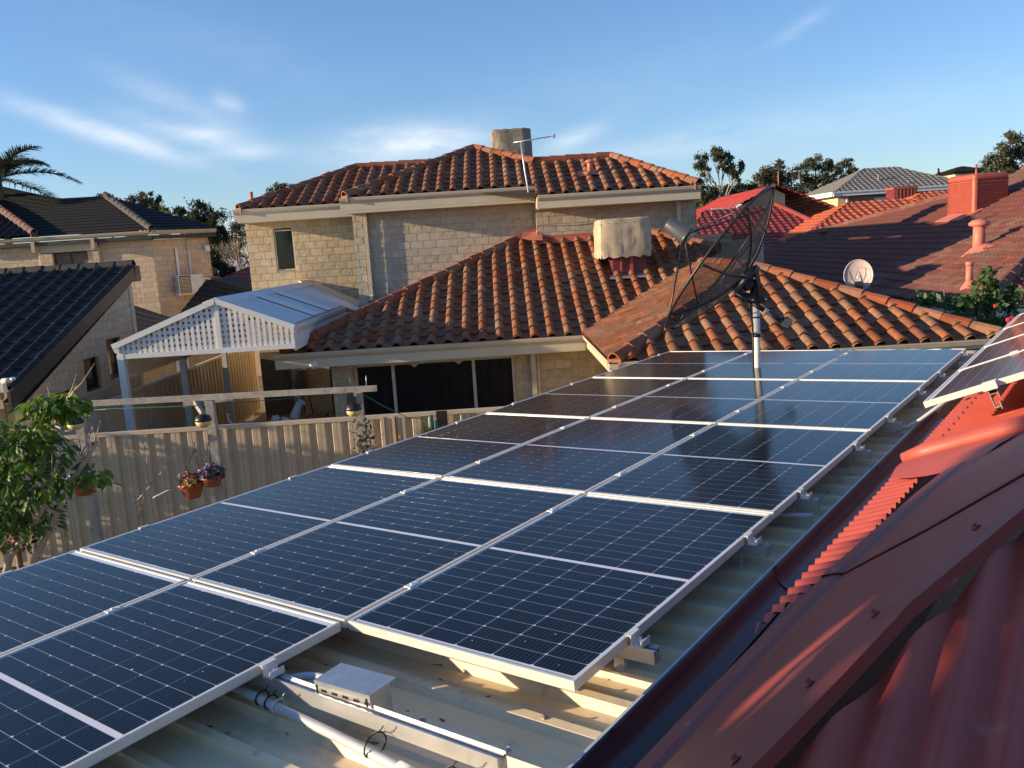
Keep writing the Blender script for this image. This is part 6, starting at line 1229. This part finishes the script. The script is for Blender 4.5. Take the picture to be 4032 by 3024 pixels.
# palm at the left edge
t = thing('palm_tree', 'palm with long arching fronds above the dark roof at the left edge', 'tree', (-15.3, 26.9, GZ)); PX = V((-17.75, 31.5, 3.55)); build(MB().tube([(PX.x, PX.y, GZ), (PX.x + .05, PX.y, 0), PX], [.2, .17, .13], 10), 'trunk', 'bark', t); rn = random.Random(77)
def frond(az_, el_, L_, curl):
    mb = MB(); pts = []; d = V((math.cos(az_) * math.cos(el_), math.sin(az_) * math.cos(el_), math.sin(el_))); p = PX.copy(); n = 22
    for i in range(n + 1):
        pts.append(p.copy()); e = el_ - curl * (i / n) ** 1.3; d = V((math.cos(az_) * math.cos(e), math.sin(az_) * math.cos(e), math.sin(e))); p = p + d * (L_ / n)
    mb.tube(pts, [.022 * (1 - .85 * i / n) + .003 for i in range(n + 1)], 5)
    for i in range(3, n * 4):
        f = i / (n * 4); k = min(n - 1, int(f * n)); b_ = pts[k].lerp(pts[k + 1], f * n - k); d = (pts[k + 1] - pts[k]).normalized(); s_ = d.cross(V((0, 0, 1))).normalized(); upn = s_.cross(d)
        ll = .62 * math.sin(math.pi * min(1, .12 + f * .88)) ** .6 + .08
        for sg in (-1, 1):
            e = (s_ * sg * .75 + d * .62 + upn * rn.uniform(-.05, .45)).normalized(); m_ = b_ + e * ll * .55; tip = b_ + e * ll + V((0, 0, -.18 * ll * rn.uniform(.6, 1.6))); w = d * .021; mb.quad(b_ - w, b_ + w, m_ + w * .8, m_ - w * .8); mb.quad(m_ - w * .8, m_ + w * .8, tip)
    build(mb, 'frond', 'palm', t)
for a, e, l, c in ((-8, 52, 2.1, 1.0), (8, 14, 2.9, .85), (-14, -14, 2.7, .35), (10, 40, 1.9, 1.2), (-30, 30, 2.2, 1.0), (-60, 20, 1.8, 1.2), (40, 45, 1.7, 1.1), (80, 50, 1.8, 1.1), (130, 30, 2, 1.2), (180, 40, 2, 1.2), (230, 20, 2, 1.2), (280, 50, 1.7, 1.0)): frond(R(a), R(e), l, c)

# ------------------------------------------------------------------ leafy tree by the fence, near left
t = thing('leafy_tree', 'bright green broad-leaved tree with crooked pale branches at the left edge', 'tree', (-4.9, 8, GZ)); rn = random.Random(5)
mb = MB(); BR = [[(-5.35, 8.0, GZ), (-5.15, 8.0, -3.2), (-4.95, 8.0, -2.68), (-4.62, 8.0, -2.32), (-4.42, 7.95, -1.98), (-4.28, 7.9, -1.72)], [(-4.9, 8.05, GZ), (-4.75, 8.05, -2.75), (-4.55, 8.05, -2.45), (-4.28, 8.0, -2.02), (-4.05, 7.95, -1.75), (-3.9, 7.9, -1.58)], [(-4.62, 8.0, -2.32), (-4.50, 8.0, -1.9), (-4.47, 8, -1.6)], [(-4.95, 8, -2.68), (-5.1, 8, -2.2), (-5.05, 8, -1.7)], [(-4.42, 7.95, -1.98), (-4.1, 7.9, -1.75), (-3.95, 7.9, -1.6)], [(-4.5, 8, -1.75), (-4.3, 7.95, -1.4), (-4.12, 7.9, -1.14)], [(-4.75, 8.05, -2.75), (-4.4, 8, -2.72), (-4.3, 8, -2.6)]]
for i, b_ in enumerate(BR): r0 = (.045, .04, .02, .026, .014, .016, .014)[i]; mb.tube(b_, [r0 * (1 - .55 * k / (len(b_) - 1)) for k in range(len(b_))], 8)
for k in range(40):
    b_ = rn.choice(BR[:6]); p = V(rn.choice(b_[2:] if len(b_) > 3 else b_)); e = p + V((rn.uniform(-.35, .3), rn.uniform(-.3, .3), rn.uniform(-.05, .4))); mb.tube([p, p.lerp(e, .5) + V((0, 0, -.03)), e], [.009, .006, .003], 5)
for a, b_ in (((-3.95, 8.6, -2.4), (-3.55, 8.7, -1.95)), ((-3.9, 8.5, -2.6), (-3.75, 8.6, -1.7)), ((-3.75, 8.6, -2.35), (-3.3, 8.7, -2.2))):
    a = V(a); b_ = V(b_); mb.tube([a, a.lerp(b_, .5) + V((.08, 0, .05)), b_], [.010, .007, .003], 5)
    for _ in range(5): p = a.lerp(b_, rn.uniform(.3, 1)); e = p + V((rn.uniform(-.2, .2), 0, rn.uniform(-.15, .25))); mb.tube([p, e], [.004, .002], 4)
build(mb, 'branches', 'palebark', t)
lm = MB(); k = 6; out = [(0, 0), (.16, .2), (.23, .42), (.17, .7), (.0, 1)]
lm.sheet([[(-w * .9, y, .06 - .14 * (y - .3) ** 2 + w * .35) for w, y in out], [(0, y, .06 - .14 * (y - .3) ** 2) for w, y in out], [(w * .9, y, .06 - .14 * (y - .3) ** 2 + w * .35) for w, y in out]], True); LEAF = lm.mesh('leaf', M['broad'])
LC = [(-5.0, 8, -1.72, .62, .5, .34), (-5.0, 8, -1.45, .35, .4, .18), (-4.30, 7.9, -1.22, .24, .25, .15), (-4.10, 7.9, -1.2, .12, .2, .10), (-5.3, 8, -2.15, .55, .5, .45), (-4.5, 8, -1.85, .38, .4, .30), (-4.85, 8.1, -2.3, .4, .4, .3), (-3.95, 7.95, -1.93, .12, .2, .14), (-4.5, 7.9, -1.5, .25, .25, .14)]
LW_ = [8, 4, 3, 1, 7, 5, 4, 1, 2]; leaves = []
for k in range(1500):
    b_ = rn.choices(LC, LW_)[0]; q = V((rn.gauss(0, 1), rn.gauss(0, 1), rn.gauss(0, 1))).normalized() * rn.random() ** .4; c = V((b_[0] + q.x * b_[3], b_[1] + q.y * b_[4], b_[2] + q.z * b_[5])); s_ = rn.uniform(.09, .17)
    dirv = V((q.x + rn.uniform(-.5, .5), q.y * .7 - .2 + rn.uniform(-.5, .5), -.35 + rn.uniform(-.5, .3))).normalized(); nz_ = V((rn.uniform(-.5, .5), rn.uniform(-.6, .3), 1)); T = frame(c, dirv.cross(nz_), dirv); leaves.append((c.length, T @ Matrix.Scale(s_, 4)))
leaves.sort(key=lambda q: q[0]); rest = bmesh.new()
for i, (d, T) in enumerate(leaves):
    if i < 300: link('leaf', LEAF, t, T)
    else:
        b2 = bmesh.new(); b2.from_mesh(LEAF); bmesh.ops.transform(b2, matrix=T, verts=b2.verts); me = bpy.data.meshes.new('x'); b2.to_mesh(me); b2.free(); rest.from_mesh(me); bpy.data.meshes.remove(me)
me = bpy.data.meshes.new('foliage'); rest.to_mesh(me); rest.free(); me.polygons.foreach_set('use_smooth', [True] * len(me.polygons)); me.materials.clear(); me.materials.append(M['broad']); link('foliage', me, t)['kind'] = 'stuff'
t = thing('red_flower_bush', 'dark red-leaved flowering plant under the leafy tree', 'plant', (-5.1, 8.2, -3.2)); build(leafy(MB(), [(-5.05, 8.3, -2.52, .28, .3, .16)], 500, .032, rn), 'foliage', 'redleaf', t, kind='stuff'); build(leafy(MB(), [(-5.1, 8.25, -2.62, .18, .2, .12)], 220, .03, rn), 'blooms', 'redbag', t, kind='stuff'); build(MB().tube([(-5.05, 8.3, GZ), (-5.05, 8.3, -2.5)], .03, 6), 'stem', 'bark', t)
# hibiscus between the wing roof and the small array
BK = 1.32
t = thing('hibiscus_bush', 'hibiscus bush with bright green tips between roofs at the right', 'bush', (5.3, 9.6, GZ)); rn = random.Random(9)
mb = MB()
for q in ((4.75, 9.6, -.82), (5.05, 9.6, -.78), (5.55, 9.6, -.68), (5.45, 9.55, -.95), (5.85, 9.6, -.85), (5.2, 9.6, -1.1), (5.65, 9.5, -.8)): mb.tube([(5.3, 9.7, GZ), (5.3 + (q[0] - 5.3) * .4, 9.7, -1.9), q], [.03, .018, .005], 6)
build(mb, 'branches', 'bark', t)
build(leafy(MB(), [(4.98, 9.7, -1.22, .42, .35, .22), (5.55, 9.7, -1.2, .5, .4, .3), (5.3, 9.8, -1.5, .8, .4, .35), (5.55, 9.55, -.85, .17, .2, .28), (4.85, 9.55, -.92, .14, .2, .13), (5.2, 9.55, -.95, .16, .2, .16), (5.85, 9.6, -1.0, .15, .2, .22), (5.45, 9.5, -.65, .08, .1, .10)], 3000, .042, rn, sub=12, slim=.6), 'foliage', 'hib', t, kind='stuff')
def hib_flower(c, s_, material):
    n = V((-.3, -.9, .25)).normalized(); e = n.orthogonal().normalized(); f = n.cross(e); c = V(c)
    for j in range(5):
        a = 2 * math.pi * j / 5; d = e * math.cos(a) + f * math.sin(a); w = n.cross(d); mb = MB().sheet([[c, c + (d * .5 + w * .45) * s_ + n * .02, c + (d * .95 + w * .35) * s_ + n * .01], [c, c + d * .55 * s_ + n * .03, c + d * 1.1 * s_ - n * .005], [c, c + (d * .5 - w * .45) * s_ + n * .02, c + (d * .95 - w * .35) * s_ + n * .01]], True); build(mb, 'petal', material, t)
    build(MB().tube([c, c + n * s_ * .9], [.006, .004], 6), 'stamen', 'petal_yellow', t)
hib_flower((5.23, 8.6, -1.07), .055, 'petal_pink'); hib_flower((5.50, 9.35, -.98), .022, 'redbag')
BK = 1.0
# unseen trees added beyond the left of the frame to shade our roof and the fence
def sunhole(p0, r):
    p0 = V(p0)
    def f(c): w = c - p0; return (w - SUN_DIR * w.dot(SUN_DIR)).length < r
    return f
tree('added_shade_tree', 'added dense shrub tree out of view beyond the left edge shading the garden fence', 'tree', (-9.6, 10.4, GZ), [(-9.5, 10.5, -2.3, 1.3, 1.25, 1.0), (-9.8, 9.6, -2.6, 1.2, 1.2, 1.0)], 5000, .10, 'broad', .12, None, 61, sub=30, slim=.6)
h1 = sunhole(A(3.886, -.24, .35), .17); h2 = sunhole(A(4.09, -.63, .6), .09); h3 = sunhole(A(2.75, -.45, -.14), .13); h4 = sunhole(A(3.05, -.15, -.14), .16); h5 = sunhole(A(2.0, -.75, -.14), .06)  # gaps cut through the added crown to drop sun spots on the roofs
edge = lambda c: c.y + (-8.5 - c.x) * SUN_DIR.y / SUN_DIR.x > min(2.2, 1.55 + 2.0 * (c.z + (-8.5 - c.x) * SUN_DIR.z / SUN_DIR.x - .88)) + .02 * math.sin(c.z * 9)  # trims the added crown so its shadow edge falls across the red roof
tree('added_shade_tree', 'added dense tree out of view beyond the left edge shading the front of the roofs', 'tree', (-8.5, -1.9, GZ), [(-8.5, 1.2, 1.6, 1.4, 1.2, 1.6), (-8.5, .3, 1.0, 1.5, 1.45, 1.9), (-8.6, -1.2, 1.0, 1.5, 1.5, 2.0), (-8.6, -2.8, 1.0, 1.5, 1.6, 2.0), (-8.5, -.6, -1.0, 1.5, 1.7, 1.2), (-8.5, -4.2, .6, 1.5, 1.5, 1.9)], 26000, .12, 'broad', .2, None, 60, hole=lambda c: edge(c) or h1(c) or h2(c) or h3(c) or h4(c) or h5(c), sub=60, slim=.6)

# ------------------------------------------------------------------ tiles and bricks past the 300 largest of a house become one joined part each
def depth_top(o):
    while o.parent is not None: o = o.parent
    return o
for key, joined in (('roof_tile', 'tile_field'), ('brick', 'brick_field')):
    groups = {}
    for o in bpy.data.objects:
        if o.type == 'MESH' and o.parent is not None and o.name.split('.')[0] == key: groups.setdefault(depth_top(o).name, []).append(o)
    for top, obs in groups.items():
        if len(obs) <= 300: continue
        def size(o):
            vs_ = o.data.vertices; T = WM[o.name]; c = T @ vs_[len(vs_) // 2].co; return c.length
        obs.sort(key=size); rest = obs[300:]; vv, ff, ss, tone, mats, mi = [], [], [], [], [], []
        for o in rest:
            T = WM[o.name]; k = len(vv); r = random.random(); me = o.data; vv += [tuple(T @ v.co) for v in me.vertices]
            m = me.materials[0]
            if m not in mats: mats.append(m)
            for p in me.polygons: ff.append(tuple(i + k for i in p.vertices)); ss.append(p.use_smooth); tone.append(r); mi.append(mats.index(m))
        me = bpy.data.meshes.new(joined); me.from_pydata(vv, [], ff); me.polygons.foreach_set('use_smooth', ss)
        for m in mats: me.materials.append(m)
        me.polygons.foreach_set('material_index', mi); at = me.attributes.new('tone', 'FLOAT', 'FACE'); at.data.foreach_set('value', tone); me.update()
        j = link(joined, me, bpy.data.objects[top]); j['kind'] = 'stuff'
        for o in rest: bpy.data.objects.remove(o)
